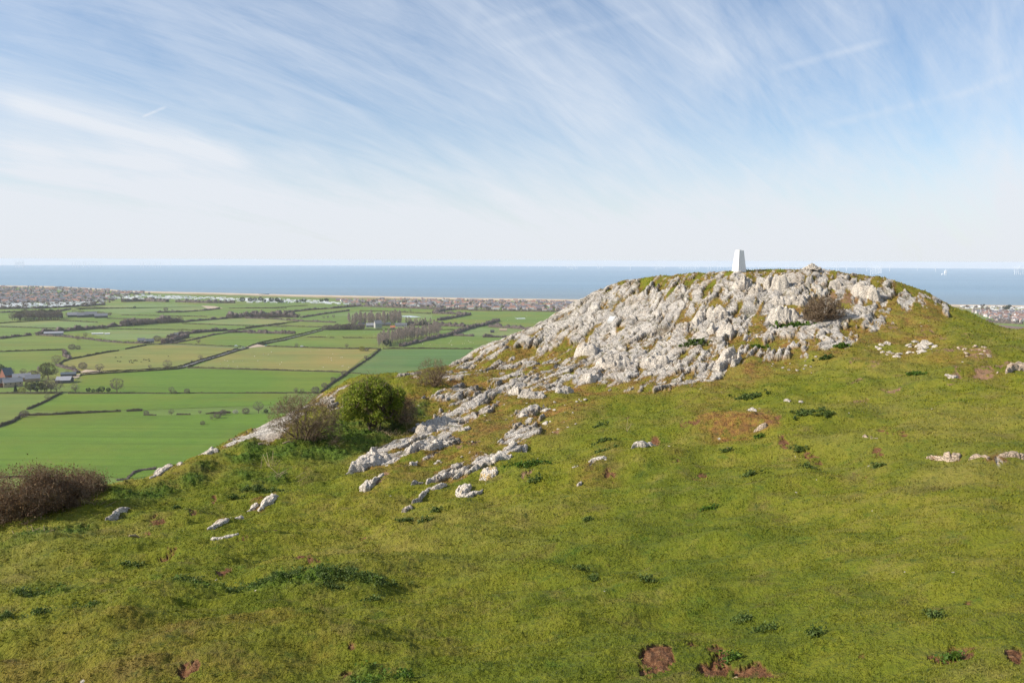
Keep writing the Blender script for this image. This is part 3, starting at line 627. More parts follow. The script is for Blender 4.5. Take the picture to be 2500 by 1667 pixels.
OC = [
 ('K5',[(840,330),(850,270),(900,220),(1000,160),(1090,130),(1200,125),(1190,190),(1140,240),(1080,270),(1010,315),(930,330)],.55,'large fluted grey outcrop just below the shadow of the green hawthorn'),
 ('K5',[(710,410),(740,360),(790,330),(830,340),(800,375),(740,405)],.25,'small rounded rock touching the lower left of the fluted outcrop'),
 ('K5',[(625,420),(650,390),(690,390),(700,400),(660,415)],.14,'tiny pale rock at the edge of the dark nettle hollow'),
 ('K5',[(750,525),(790,480),(820,420),(850,350),(900,340),(945,365),(930,400),(880,430),(850,480),(830,520),(790,545)],.45,'upright dark topped rock below the fluted outcrop'),
 ('K5',[(860,480),(900,430),(960,395),(990,395),(950,425),(880,490)],.2,'narrow pale rib leaning beside the dark topped rock'),
 ('K5',[(925,520),(980,460),(1040,390),(1110,330),(1165,325),(1150,370),(1090,420),(1070,470),(1030,490),(970,510)],.4,'long slanting grey slab right of the dark topped rock'),
 ('K5',[(180,700),(210,640),(300,560),(300,520),(380,480),(440,445),(480,450),(470,490),(600,485),(590,530),(540,560),(430,600),(350,660),(250,680)],.32,'broad white slab enclosing a grassy hole below the nettle hollow'),
 ('K5',[(590,575),(620,530),(680,520),(660,560),(630,580)],.2,'low lumpy rock at the right end of the broad white slab'),
 ('K5',[(300,850),(350,800),(420,790),(430,740),(480,690),(540,670),(520,710),(470,750),(460,800),(420,830),(370,850)],.22,'crooked white rock rib on red moss below the broad white slab'),
 ('K5',[(775,615),(820,580),(870,555),(860,585),(810,615)],.12,'small thin rock in the turf below the dark topped rock'),
 ('K5',[(1255,305),(1300,265),(1350,255),(1370,270),(1310,300)],.2,'small pale rock poking up right of the slanting slab'),
 ('K5',[(1165,400),(1215,360),(1255,375),(1235,395)],.12,'broken low stones right of the long slanting slab'),
 ('K5',[(1810,160),(1850,100),(1900,95),(1920,120),(1870,150)],.2,'upper of two pale humps in red moss below the rocky knoll'),
 ('K5',[(1880,190),(1920,140),(1970,140),(1950,170)],.2,'lower of two pale humps in red moss below the rocky knoll'),
 ('K5',[(2035,85),(2060,60),(2130,45),(2140,60),(2080,90)],.15,'flat pale stone near the foot of the rocky knoll'),
 ('K5',[(2040,185),(2080,160),(2120,165),(2100,190)],.12,'small bluish stone in red moss on the open slope'),
 ('K5',[(1940,275),(1970,235),(2010,235),(2005,265),(1960,280)],.2,'small grey blue stone at the top of a crooked white ridge'),
 ('K5',[(1695,330),(1730,280),(1770,250),(1775,265),(1720,325)],.12,'thin pale blade of rock in mid slope turf'),
 ('K5',[(1600,405),(1640,370),(1685,345),(1660,380)],.12,'thin sliver of rock below the pale blade of rock'),
 ('K5',[(1690,490),(1700,440),(1740,400),(1750,370),(1810,385),(1790,420),(1800,450),(1750,470),(1720,495)],.2,'crooked white ridge of rock in the middle of the slope'),
 ('K5',[(1840,440),(1890,405),(1920,410),(1900,450)],.12,'hooked small stone right of the crooked white ridge'),
 ('K5',[(1530,580),(1580,540),(1640,500),(1700,515),(1770,510),(1740,535),(1670,555),(1600,585)],.25,'bluish grey rock lying above the lichen covered boulder'),
 ('K5',[(935,800),(960,740),(1020,700),(1080,660),(1140,655),(1200,620),(1340,585),(1340,610),(1240,640),(1130,680),(1060,730),(1000,780)],.25,'long broken ridge of rock running down the slope left of the lichen boulder'),
 ('K5',[(1190,740),(1260,690),(1340,640),(1400,600),(1460,585),(1470,610),(1410,640),(1330,660),(1260,720)],.2,'narrow pale ridge parallel to the long broken ridge'),
 ('K5',[(790,835),(830,780),(900,735),(930,735),(880,765),(840,810)],.15,'short curved rock left of the long broken ridge'),
 ('K5',[(800,945),(880,880),(960,810),(1050,780),(1140,755),(1130,780),(1000,810),(930,870),(880,910),(810,950)],.18,'thin snaking white rib of rock low on the slope'),
 ('K5',[(700,1010),(740,970),(790,945),(820,965),(760,995)],.15,'white rock at the lower end of the snaking rib'),
 ('K5',[(1450,740),(1480,690),(1540,645),(1610,650),(1630,690),(1610,730),(1530,745)],.4,'round boulder covered in orange lichen in mid slope',1),
 ('K5',[(1215,835),(1260,770),(1310,755),(1375,770),(1360,810),(1310,850),(1270,880)],.33,'angular rock with yellow lichen below the round lichen boulder',1),
 ('K5',[(1250,880),(1300,860),(1380,830),(1480,790),(1480,810),(1400,850),(1320,885)],.1,'thin flat stone at the foot of the yellow lichen rock'),
 ('K5',[(555,1000),(580,970),(605,960),(600,985)],.08,'lone small white stone low in the sunlit turf'),
 ('L6',[(845,890),(900,870),(950,830),(1000,800),(1060,785),(1140,780),(1060,805),(990,840),(930,875)],.15,'low white rock strip below the brown thicket'),
 ('L6',[(1685,985),(1760,940),(1850,910),(1960,865),(2010,860),(1950,890),(1860,940),(1760,965)],.12,'long thin white strip of rock on the left slope'),
 ('L6',[(1720,1090),(1740,1060),(1830,1045),(1900,1050),(1960,1040),(1970,1050),(1860,1075),(1760,1088)],.15,'bright white flat slab with mossy lower edge on the left slope'),
 ('L6',[(2010,810),(2060,770),(2110,750),(2120,760),(2060,795)],.12,'smaller left half of a split white rock on the left slope'),
 ('L6',[(2105,800),(2160,740),(2230,700),(2295,690),(2270,730),(2190,760),(2130,795)],.18,'larger right half of a split white rock on the left slope'),
 ('L6',[(1240,545),(1300,500),(1360,470),(1420,475),(1360,500),(1300,530)],.2,'low grey rock on the hill edge right of the brown thicket'),
 ('L6',[(1450,490),(1465,462),(1505,460),(1490,485)],.15,'small square rock beside the low grey edge rock'),
 ('L6',[(1670,380),(1710,335),(1760,325),(1800,325),(1750,345),(1700,375)],.25,'white rock on the hill edge against the bright field'),
 ('L6',[(1590,1120),(1620,1095),(1660,1095),(1640,1120)],.1,'pair of little stones left of the bright white slab'),
 ('K7',[(925,815),(960,770),(1030,730),(1090,700),(1160,670),(1200,680),(1170,710),(1110,740),(1110,775),(1020,790),(970,795)],.2,'jagged white rock with dark earth above it mid slope'),
 ('K7',[(530,940),(600,900),(690,870),(720,875),(640,920)],.12,'slim white rock lying left below the jagged rock'),
 ('K7',[(380,990),(420,955),(445,960),(400,985)],.08,'small white chip of rock left of the slim white rock'),
 ('K7',[(425,1110),(440,1080),(475,1065),(480,1085),(450,1110)],.12,'small dark stone half sunk in the lower slope'),
 ('K7',[(1250,760),(1290,740),(1320,745),(1310,780)],.1,'small white stones under a turf lip right of the jagged rock'),
 ('K7',[(2010,400),(2020,360),(2060,338),(2120,345),(2140,375),(2150,405),(2080,410)],.42,'single rounded grey boulder standing out on the green saddle','boulder'),
 ('K7',[(2150,395),(2160,370),(2180,375),(2180,395)],.18,'little stone leaning on the right of the single rounded boulder'),
 ('K6',[(625,165),(630,148),(655,140),(675,150),(672,165)],.2,'left of two small white boulders on the green saddle','boulder'),
 ('K6',[(727,165),(735,146),(760,142),(770,155),(760,165)],.2,'right of two small white boulders on the green saddle','boulder'),
 ('K6',[(410,345),(440,320),(490,310),(520,320),(480,345)],.12,'white rock under an orange moss bank below the single boulder'),
 ('K6',[(1190,415),(1240,410),(1290,420),(1330,420),(1300,445),(1250,440)],.14,'white rock patch at the end of the mossy bank on the right'),
 ('K6',[(1640,525),(1700,528),(1770,545),(1780,525),(1880,520),(1900,540),(1850,570),(1780,565),(1690,545)],.15,'pinkish flat outcrop in turf at the right, left piece'),
 ('K6',[(1945,580),(1990,562),(2060,560),(2110,590),(2080,605),(2030,580)],.12,'curved pinkish rock lying right of the flat pink outcrop'),
 ('K6',[(2150,575),(2190,550),(2300,530),(2410,525),(2410,555),(2220,570)],.12,'stony pink strip cut by the right border of the view'),
 ('K4',[(2130,1260),(2180,1200),(2250,1165),(2380,1165),(2380,1215),(2250,1240),(2160,1285)],.3,'pinkish rock on bare red earth at the right border'),
 ('K4',[(1445,1300),(1470,1285),(1590,1290),(1560,1310),(1540,1330),(1470,1330),(1490,1312)],.1,'flat double stone beside red earth on the right'),
 ('K4',[(2020,1275),(2040,1263),(2065,1268),(2050,1280)],.1,'small pale stone left of the pinkish rock'),
 ('K3',[(1650,395),(1655,320),(1700,300),(1750,310),(1765,360),(1740,400)],.5,'leftmost round grey boulder of the crest row','boulder'),
 ('K3',[(1770,400),(1775,340),(1850,330),(1910,350),(1920,410),(1850,440)],.5,'pink stained boulder second in the crest row','boulder'),
 ('K3',[(1945,430),(1960,360),(2020,330),(2100,345),(2130,400),(2110,440),(2030,450)],.6,'big smooth blue grey boulder in the crest row','boulder'),
 ('K3',[(2130,440),(2140,395),(2170,390),(2190,430)],.32,'small boulder wedged between two big crest boulders','boulder'),
 ('K4',[(345,270),(370,235),(440,240),(500,290),(600,330),(690,400),(690,470),(620,450),(520,400),(420,360)],.8,'long dark leaning boulder above the patch of tan earth','boulder'),
 ('K3',[(720,490),(730,400),(800,340),(870,280),(940,300),(960,360),(900,400),(860,440),(780,490)],.6,'big grey crag below and right of the white pillar'),
 ('K3',[(910,510),(960,440),(1000,390),(1100,385),(1115,470),(1060,525)],.6,'square faced rock under the crag below the pillar'),
 ('K3',[(1125,420),(1140,340),(1200,280),(1240,290),(1210,380),(1190,440)],.5,'tall left half of a split rock on the crest'),
 ('K3',[(1200,440),(1220,340),(1260,290),(1340,310),(1420,370),(1450,420),(1400,450),(1300,460)],.7,'wide right half of a split rock on the crest'),
 ('K3',[(1460,380),(1480,340),(1560,330),(1640,370),(1630,400),(1530,400)],.4,'dark shaded rock between the split rock and the crest boulders'),
 ('K3',[(1175,880),(1180,740),(1210,680),(1300,660),(1480,665),(1600,720),(1620,770),(1560,800),(1460,840),(1300,880)],.8,'large flat faced rock block left of the bare bush on the knoll'),
 ('K3',[(1215,630),(1240,560),(1340,510),(1430,540),(1500,620),(1440,645),(1300,640)],.5,'rounded rock above the large flat faced block'),
 ('K3',[(1450,560),(1500,500),(1600,490),(1680,560),(1700,620),(1620,670),(1540,630)],.6,'craggy rock just above the bare bush on the knoll'),
 ('K3',[(385,800),(390,700),(440,640),(560,650),(660,690),(680,750),(600,800),(480,860),(400,880)],.7,'pitted grey crag in the centre of the knoll'),
 ('K3',[(200,880),(240,780),(290,690),(350,720),(370,800),(340,880),(260,950)],.6,'narrow crag left of a deep cleft in the knoll'),
 ('K3',[(395,960),(420,890),(500,890),(510,970),(470,1020),(420,1010)],.5,'blocky rock under the pitted central crag, left'),
 ('K3',[(520,1010),(530,920),(620,900),(720,940),(760,1000),(700,1070),(600,1050)],.6,'blocky rock under the pitted central crag, right'),
 ('K2',[(1075,1250),(1130,1160),(1280,1110),(1450,1115),(1480,1160),(1560,1210),(1480,1250),(1400,1280),(1310,1330),(1160,1300)],.6,'large smooth overhanging slab low on the knoll'),
 ('K2',[(1630,1250),(1700,1170),(1800,1120),(1880,1080),(1980,1180),(2020,1220),(1950,1270),(1800,1300)],.6,'broad furrowed slab right of the overhanging slab'),
 ('K2',[(770,1170),(800,1080),(900,1010),(1010,985),(1110,1020),(1100,1110),(1000,1165),(870,1170)],.5,'humped pale outcrop at the end of the grass wedge'),
 ('K2',[(870,1470),(900,1410),(1000,1370),(1110,1390),(1070,1460),(1000,1495)],.4,'tilted plate of rock at the foot of the knoll'),
 ('K1',[(1580,1110),(1640,1050),(1740,1010),(1840,1010),(1780,1060),(1680,1100),(1630,1120)],.32,'bluish pointed rock alone in turf at the foot of the knoll'),
 ('K1',[(1105,1170),(1150,1110),(1280,1070),(1340,1090),(1450,1080),(1500,1120),(1380,1180),(1240,1200)],.35,'pale flat outcrop at the lowest edge of the knoll'),
 ('K1',[(1000,1090),(1050,1010),(1090,1000),(1150,1070),(1140,1110),(1060,1110)],.4,'dark pointed crag beside a bright green tuft on the lower knoll'),
 ('K3',[(510,1390),(600,1270),(700,1230),(780,1260),(700,1340),(600,1400)],.4,'slab at the upper end of two rock fingers'),
 ('K3',[(480,1500),(620,1400),(740,1310),(780,1290),(760,1340),(640,1430),(550,1530)],.4,'left of two rock fingers pointing down into the turf'),
 ('K3',[(700,1480),(760,1380),(790,1300),(860,1290),(800,1370),(760,1470)],.4,'right of two rock fingers pointing down into the turf'),
]
for oc in OC:
    cat = 'rock'; mt = None
    if len(oc) > 4:
        if oc[4] == 1: mt = M_LICH
        else: cat = oc[4]
    outcrop('boulder' if cat == 'boulder' else 'limestone_outcrop', oc[0], oc[1], oc[2], oc[3], cat, 'limestone outcrops and boulders on the hill', mt)

# ------------------------------------------------------------------ trig pillar, summit cairn, plaque, stick
def pillar():
    p = hit(1804, 664); t = np.array([p[0], p[1], float(surf(p[0], p[1])[0])])
    root = bpy.data.objects.new('trig_pillar', None); COL.objects.link(root); root.location = (t[0], t[1], t[2]-.04); root.scale = (.94, .94, .94); root.rotation_euler = (0, 0, R_(21))
    tag(root, 'white painted tapering concrete survey pillar on the rocky summit', 'trig pillar')
    H, b, c = 1.27, .315, .185
    prof = [(b, 0), (c+.004, H-.03), (c-.006, H)]
    m = MB(); vs = []; fs = []
    ch = .035                                        # worn, chamfered corners
    for w, z in prof:
        k = w-ch
        vs += [(w, -k, z), (w, k, z), (k, w, z), (-k, w, z), (-w, k, z), (-w, -k, z), (-k, -w, z), (k, -w, z)]
    for i in range(2):
        for j in range(8): fs.append((i*8+j, i*8+(j+1) % 8, (i+1)*8+(j+1) % 8, (i+1)*8+j))
    fs.append(tuple(range(16, 24))); m.add(vs, fs); link('body', m.mesh('body', M_PILLAR), root)
    m = MB(); m.tube([(0, 0, H-.005), (0, 0, H+.018)], [.11, .105], 20); link('cap', m.mesh('cap', mat_simple('brass_cap', (.30, .26, .18), .2, 9, .5)), root)
    # flush bracket on the shaded face (+x)
    def fx(z): return b+(c-b)*z/H+.004
    m = MB(); m.add([(fx(.17), -.01, .17), (fx(.17), .075, .17), (fx(.40), .075, .40), (fx(.40), -.01, .40), (fx(.17)+.02, -.01, .17), (fx(.17)+.02, .075, .17), (fx(.40)+.02, .075, .40), (fx(.40)+.02, -.01, .40)],
          [(4, 5, 6, 7), (0, 1, 5, 4), (1, 2, 6, 5), (2, 3, 7, 6), (3, 0, 4, 7)])
    link('flush_bracket', m.mesh('flush_bracket', M_DARK), root)
    return t
PIL = pillar()
def lump(seed, s, sq=.7):
    """one angular stone"""
    rg = np.random.default_rng(seed); import bmesh
    bm = bmesh.new(); bmesh.ops.create_icosphere(bm, subdivisions=2, radius=s)
    for v in bm.verts:
        p = np.array(v.co)/s; k = 1
        for q in range(5):
            n = np.random.default_rng(seed*7+q).normal(size=3); n /= np.linalg.norm(n)
            k = min(k, .72/max(.72, float(p@n)) if p@n > 0 else 1)
        v.co = Vector(tuple(p*s*k*np.array([1.15, 1, sq])))
    V = [tuple(v.co) for v in bm.verts]; F = [tuple(x.index for x in f.verts) for f in bm.faces]; bm.free()
    return V, F
def heap():
    m = MB(); p = hit(1982, 664); z0 = float(surf(p[0], p[1])[0])
    rg = np.random.default_rng(3)
    for i in range(70):
        a = rg.random()*6.28; q = rg.random()**.6; x = math.cos(a)*q*.62; y = math.sin(a)*q*.5
        hh = max(0, .42*(1-q**1.1)); s = rg.uniform(.06, .13)
        V, F = lump(100+i, s); rot = Matrix.Rotation(rg.random()*6, 3, 'Z')@Matrix.Rotation(rg.uniform(-.5, .5), 3, 'X')
        m.add([rot@Vector(v)+Vector((x, y, hh*rg.uniform(.55, 1))) for v in V], F)
    tag(link('stone_heap', m.mesh('stone_heap', M_ROCK), loc=(p[0], p[1], z0-.03), s=.86), 'small heap of pale stones on the summit skyline right of the pillar', 'cairn')
heap()
def stones():
    rg = np.random.default_rng(61); k = 0
    for reg, poly, n, lo, hi, lab in [('K4', [(640,980),(780,920),(850,1000),(860,1050),(760,1060),(690,1030)], 20, .08, .2, 'loose pale stone in the left rubble patch at the right foot of the knoll'),
      ('K4', [(1015,950),(1100,910),(1340,905),(1350,940),(1270,1030),(1200,1060),(1100,1085),(1020,1060)], 34, .1, .3, 'loose grey stone in the larger rubble patch at the right foot of the knoll'),
      ('K4', [(1400,1000),(1560,985),(1900,1010),(1960,1080),(1750,1100),(1500,1050)], 22, .06, .16, 'small tan stone on the bare stony ground right of the rubble patches'),
      ('K4', [(860,1040),(960,1040),(930,1095),(860,1095)], 5, .1, .2, 'white stone between the two rubble patches'),
      ('K7', [(40,260),(520,300),(400,600),(60,500)], 16, .05, .13, 'small stone lying in red moss below the knoll'),
      ('K5', [(1000,420),(1600,330),(1560,600),(1000,700)], 14, .04, .12, 'small stone fragment in turf beside the slanting slabs'),
      ('K3', [(1200,1350),(2000,1250),(1900,1500),(1100,1500)], 14, .05, .13, 'small stone in turf at the lower right edge of the knoll')]:
        P = px(reg, poly); lo_, hi_ = P.min(0), P.max(0); done = 0
        while done < n:
            q = lo_+(hi_-lo_)*rg.random(2)
            if not inpoly(P, np.array([q[0]]), np.array([q[1]]))[0]: continue
            p = hit(q[0], q[1]); z = float(surf(p[0], p[1])[0]); sz = rg.uniform(lo, hi)*.58
            V, F = lump(300+k, sz, .6); me = bpy.data.meshes.new('stone'); me.from_pydata([tuple(v) for v in V], [], F); me.update(); me.materials.append(M_PINK if 'tan' in lab else M_ROCK)
            o = link('stone', me, loc=(p[0], p[1], z+sz*.12), rz=rg.random()*6.28); o.rotation_euler = (rg.normal()*.25, rg.normal()*.25, rg.random()*6.28)
            tag(o, lab, 'stone', 'loose stones round the knoll'); k += 1; done += 1
stones()
def plaque():
    c = [hit(*q) for q in px('K2', [(1212, 738), (1285, 738), (1322, 676), (1248, 676)])]
    m = MB(); up = Vector((0, -.15, 1)).normalized()
    zb = [float(base_z(q[0], q[1])) for q in c]; off = np.mean([float(surf(q[0], q[1])[0]) for q in c])-np.mean(zb)
    b = [Vector((q[0], q[1], z+off+.05)) for q, z in zip(c, zb)]
    m.add([v-up*.12 for v in b]+[v+up*.03 for v in b], [(4, 5, 6, 7), (0, 1, 5, 4), (1, 2, 6, 5), (2, 3, 7, 6), (3, 0, 4, 7), (3, 2, 1, 0)])
    tag(link('stone_plaque', m.mesh('stone_plaque', mat_simple('pale_slab', (.52, .515, .49), .10, 8))), 'flat pale rectangular slab set on the smooth rock of the knoll', 'plaque')
plaque()
def stick(k, a, b, rad, label, mat, bend=.02):
    A = hit(*px(k, [a])[0]); B = hit(*px(k, [b])[0])
    A[2] = float(surf(A[0], A[1])[0])+rad; B[2] = float(surf(B[0], B[1])[0])+rad*1.5
    m = MB(); mid = (A+B)/2+np.array([0, bend, bend]); m.tube([A, mid, B], [rad*.7, rad, rad*.9], 6)
    tag(link('stick', m.mesh('stick', mat, True)), label, 'stick')
stick('L6', (1065, 1102), (1148, 1068), .028, 'bleached straight stick lying on the left slope', M_STRAW)
stick('K8', (465, 1100), (590, 1075), .03, 'pale dead branch lying below the brown hawthorn', M_STRAW)
stick('L7', (832, 935), (880, 948), .008, 'thin straw coloured stick near the burrow earth', M_STRAW)

# ------------------------------------------------------------------ turf blades (stuff)
def scatter(n, rmin, rmax, azm=R_(38)):
    az = RNG.uniform(-azm, azm, n); r = np.exp(RNG.uniform(math.log(rmin), math.log(rmax), n))
    return np.sin(az)*r, np.cos(az)*r, r
def turf():
    n = 430000
    x, y, r = scatter(n, 4.6, 48)
    z, rk, so, rd, lu, _ = rough_z(x, y)
    dens = .6+.8*fbm(x*2.0, y*2.0, 3, 131)
    keep = (rk < .3) & (so < .25+.6*RNG.random(n)) & (RNG.random(n) < np.clip(dens, .1, 1))
    x, y, z, r, lu, rd = x[keep], y[keep], z[keep], r[keep], lu[keep], rd[keep]; n = len(x)
    w = np.maximum(.004, r*.00075)*RNG.uniform(.7, 1.4, n)
    h = (.013+.0009*r)*RNG.uniform(.5, 1.5, n)*(1+.5*lu)
    a = RNG.random(n)*6.283; lean = RNG.uniform(.2, 1.5, n)*h; la = RNG.random(n)*6.283
    base = np.c_[x, y, z-.008]; side = np.c_[np.cos(a)*w, np.sin(a)*w, np.zeros(n)]
    tip = base+np.c_[np.cos(la)*lean, np.sin(la)*lean, h+.008]
    V = np.stack([base-side, base+side, tip], 1).reshape(-1, 3)
    o = link('grass', mesh_from('grass', V, np.arange(3*n).reshape(n, 3), M_TURF, False, attrs=dict(red=np.repeat(rd, 3), lush=np.repeat(lu, 3)))); tag(o, kind='stuff')
turf()
def leaf_cloud(C, size, up=.5, rg=RNG, flat=1.0):
    """random leaf quads round the points C"""
    n = len(C); N = rg.normal(size=(n, 3)); N[:, 2] += up*2; N /= np.linalg.norm(N, axis=1)[:, None]
    T = np.cross(N, rg.normal(size=(n, 3))); T /= np.linalg.norm(T, axis=1)[:, None]+1e-9; B = np.cross(N, T)
    s = size*rg.uniform(.6, 1.3, n)[:, None]
    V = np.stack([C-T*s, C+B*s*.55, C+T*s, C-B*s*.55], 1).reshape(-1, 3)
    return V, np.arange(4*n).reshape(n, 4)
def undergrowth():
    n = 90000
    x, y, r = scatter(n, 8, 34, R_(36))
    z, rk, so, rd, lu, _ = rough_z(x, y)
    keep = (RNG.random(n) < sstep(.25, .8, lu)) & (rk < .2)
    x, y, z, r = x[keep], y[keep], z[keep], r[keep]
    hh = np.abs(fbm(x*3.3, y*3.3, 2, 141))*.18+.02
    C = np.c_[x, y, z+RNG.random(len(x))*hh]
    V, F = leaf_cloud(C, np.maximum(.012, r*.0011)[:, None].mean(), .5)
    tag(link('undergrowth', mesh_from('undergrowth', V, F, M_NETTLE, False)), kind='stuff')
undergrowth()

# ------------------------------------------------------------------ weed clumps standing out in the turf (things)
def clump(i, k, cx, cy, w, h, label, mat=None, hh=.16, dens=1.0, cat='plant', name='weed_clump'):
    o = KR[k]; X0, Y0 = o[0]+cx*o[2], o[1]+cy*o[2]; W, Hh = w*o[2], h*o[2]
    c = hit(X0, Y0+Hh*.3); r = np.linalg.norm(c); wm = W*r/FPX; dm = max(wm*.45, .12)
    rg = np.random.default_rng(500+i)
    nst = int(np.clip(17*dens*(wm*dm)/.15, 8, 160)); Cs = []
    for s in range(nst):
        q = np.clip(rg.normal(size=2)*.36, -.75, .75); bx, by = c[0]+q[0]*wm, c[1]+q[1]*dm
        bz = float(surf(bx, by)[0]); L = hh*rg.uniform(.4, 1.1); la = rg.random()*6.28
        m = int(22)
        t = rg.random(m)**.7
        Cs.append(np.c_[bx+math.cos(la)*t*L*.4+rg.normal(size=m)*.03, by+math.sin(la)*t*L*.4+rg.normal(size=m)*.03, bz+t*L])
    an = rg.random(nst*5)*6.28; q = np.sqrt(rg.random(nst*5)); gx, gy = c[0]+np.cos(an)*q*wm*.5, c[1]+np.sin(an)*q*dm*.5; Cs.append(np.c_[gx, gy, surf(gx, gy)+.02+.03*rg.random(nst*5)])
    C = np.concatenate(Cs); zb = float(surf(c[0], c[1])[0]); org = np.array([c[0], c[1], zb])
    V, F = leaf_cloud(C-org, max(.018, r*.0014), .45, rg)
    tag(link(name, mesh_from(name, V, F, mat or M_WEED, False), loc=org), label, cat, 'leafy plants in the turf')
CL = [
 ('L7',885,625,80,50,'dark leafy weed clump in the foreground turf, upper of two'),('L7',1000,675,130,55,'dark leafy weed clump in the foreground turf, lower wider one'),
 ('L7',830,830,80,80,'green weed growing at the edge of the red burrow earth'),('L7',1975,845,60,30,'small green weed inside the red earth patch at lower right'),
 ('L7',75,132,50,24,'small dark weed tuft near the pale yellow turf'),('L7',385,505,50,22,'small weed tuft left of the foreground clumps'),('L7',100,485,50,36,'weed tuft near the bottom centre left of the small tuft'),
 ('L7',35,415,60,30,'pair of dark leaves clumps at the centre foreground'),('L7',1255,750,40,24,'tiny grey weed right of the foreground clumps'),('L7',1890,610,40,30,'tiny grey weed in the even turf on the right'),
 ('L7',700,65,90,30,'bright green weed patch in the sunlit centre turf'),
 ('K6',370,665,120,50,'spiky weed clump below the mossy bank, left one'),('K6',815,610,110,50,'spiky weed clump below the mossy bank, right one'),('K6',745,480,90,45,'round dark weed by a burrow on the mossy bank'),
 ('K6',800,220,190,40,'row of leafy weeds on top of the mossy bank'),('K6',930,250,120,40,'weeds trailing down the right of the mossy bank'),('K6',1320,605,60,24,'small weed tuft on the right flat turf'),
 ('K6',375,105,170,50,'dark low weeds beyond the single rounded boulder'),('K6',225,500,60,45,'dark weed filling a burrow mouth on the slope'),('K6',450,370,70,60,'green weeds under the white rock of the mossy bank'),
 ('K4',1145,1300,190,60,'dark weed clump on the green saddle at right'),('K4',60,1105,140,50,'weeds at the foot of the knoll on the right'),('K4',250,970,160,60,'green weeds edging the right foot of the knoll'),
 ('K3',1480,900,330,70,'bright green plants under the flat faced block on the knoll'),('K3',250,1140,260,70,'dark plants in the shade of a rock lip on the knoll'),('K3',1050,1160,150,40,'green plants in the grassy pocket of the knoll'),
 ('K7',1240,640,0,0,None),
 ('K7',670,700,170,60,'leafy weeds beside a dry stalk mid slope'),('K7',650,805,220,45,'leafy weeds left below the jagged white rock'),('K7',640,560,120,40,'small weeds on the open upper slope'),('K7',1500,1240,0,0,None),
 ('K5',1900,640,300,70,'dark green weed patch right of the lichen boulder'),('K5',1980,775,140,30,'smaller weed patch below the dark patch by the lichen boulder'),
 ('L5',2090,1275,0,0,None),('L5',1420,1250,80,36,'small weed low in the slope, left of a trio'),('L5',1585,1270,120,30,'small weed low in the slope, middle of a trio'),('L5',1650,1190,60,24,'small weed low in the slope, uppermost of a trio'),
 ('L8',1560,400,330,90,'wide dark patch of ground ivy on the lower left slope'),('L8',2030,395,400,80,'ground ivy running right from the wide dark patch'),('L8',2110,945,230,90,'bushy green weed cut by the bottom edge'),('L8',2320,950,90,60,'green weed right of the bushy bottom weed'),
 ('L8',230,605,90,32,'dark weed tuft at the far left'),('L8',30,580,80,60,'dark weed at the left border'),('L8',755,278,80,30,'dark weed tuft on the left slope'),('L8',480,550,150,36,'low weeds on the left turf'),
 ('L8',2140,490,60,24,'lonely weed right of the ground ivy'),('L8',1900,460,160,30,'thin weeds under the ground ivy'),('L8',1080,425,170,36,'low weeds left of the ground ivy'),('L8',140,450,150,36,'low dark weeds near the left border'),
 ('L6',1940,745,90,30,'dark weed tuft beside the split white rock'),('L6',1460,810,60,24,'dark weed tuft above the long thin white strip'),('L6',2150,660,250,50,'weeds above the split white rock'),
]
for i, (k, cx, cy, w, h, lab) in enumerate(CL):
    if lab: clump(i, k, cx, cy, w, h, lab, M_NETTLE if ('bright' in lab or 'green' in lab) else M_WEED, hh=.085 if k in ('L7', 'L8') else .11)
def stalks(k, cx, cy, w, n, label, L=.45, seed=0, tilt=.5):
    o = KR[k]; c = hit(o[0]+cx*o[2], o[1]+cy*o[2]); r = np.linalg.norm(c); wm = w*o[2]*r/FPX; rg = np.random.default_rng(seed+900); m = MB()
    z0 = float(surf(c[0], c[1])[0])
    for i in range(n):
        x, y = rg.normal(size=2)*np.array([wm*.4, wm*.25]); z = float(surf(c[0]+x, c[1]+y)[0])-z0
        d = np.array([rg.normal()*tilt+.25, rg.normal()*tilt, .7]); d /= np.linalg.norm(d); l = L*rg.uniform(.5, 1.1)
        m.tube([(x, y, z), (x+d[0]*l, y+d[1]*l, z+d[2]*l)], [.008, .005], 3)
    tag(link('dry_stalks', m.mesh('dry_stalks', M_STRAW), loc=(c[0], c[1], z0)), label, 'dry stalks', 'dry dead stalks on the slope')
stalks('K8', 1800, 940, 260, 60, 'patch of straw coloured dead stalks below the green hawthorn', .3, 1, .9)
stalks('L5', 470, 850, 90, 12, 'few tall pale dead stalks left below the brown hawthorn', .55, 2)
stalks('L5', 520, 930, 200, 14, 'scattered dead stalks lying on the nettle slope', .4, 3, 1.2)
stalks('K7', 905, 640, 20, 2, 'single pale dead stalk among weeds mid slope', .5, 4, .2)
stalks('L6', 250, 985, 160, 14, 'dead stalks in the nettles under the brown thicket', .16, 5, 1.2)
stalks('L6', 760, 800, 120, 10, 'dead stalks right of the brown thicket', .4, 6, .8)

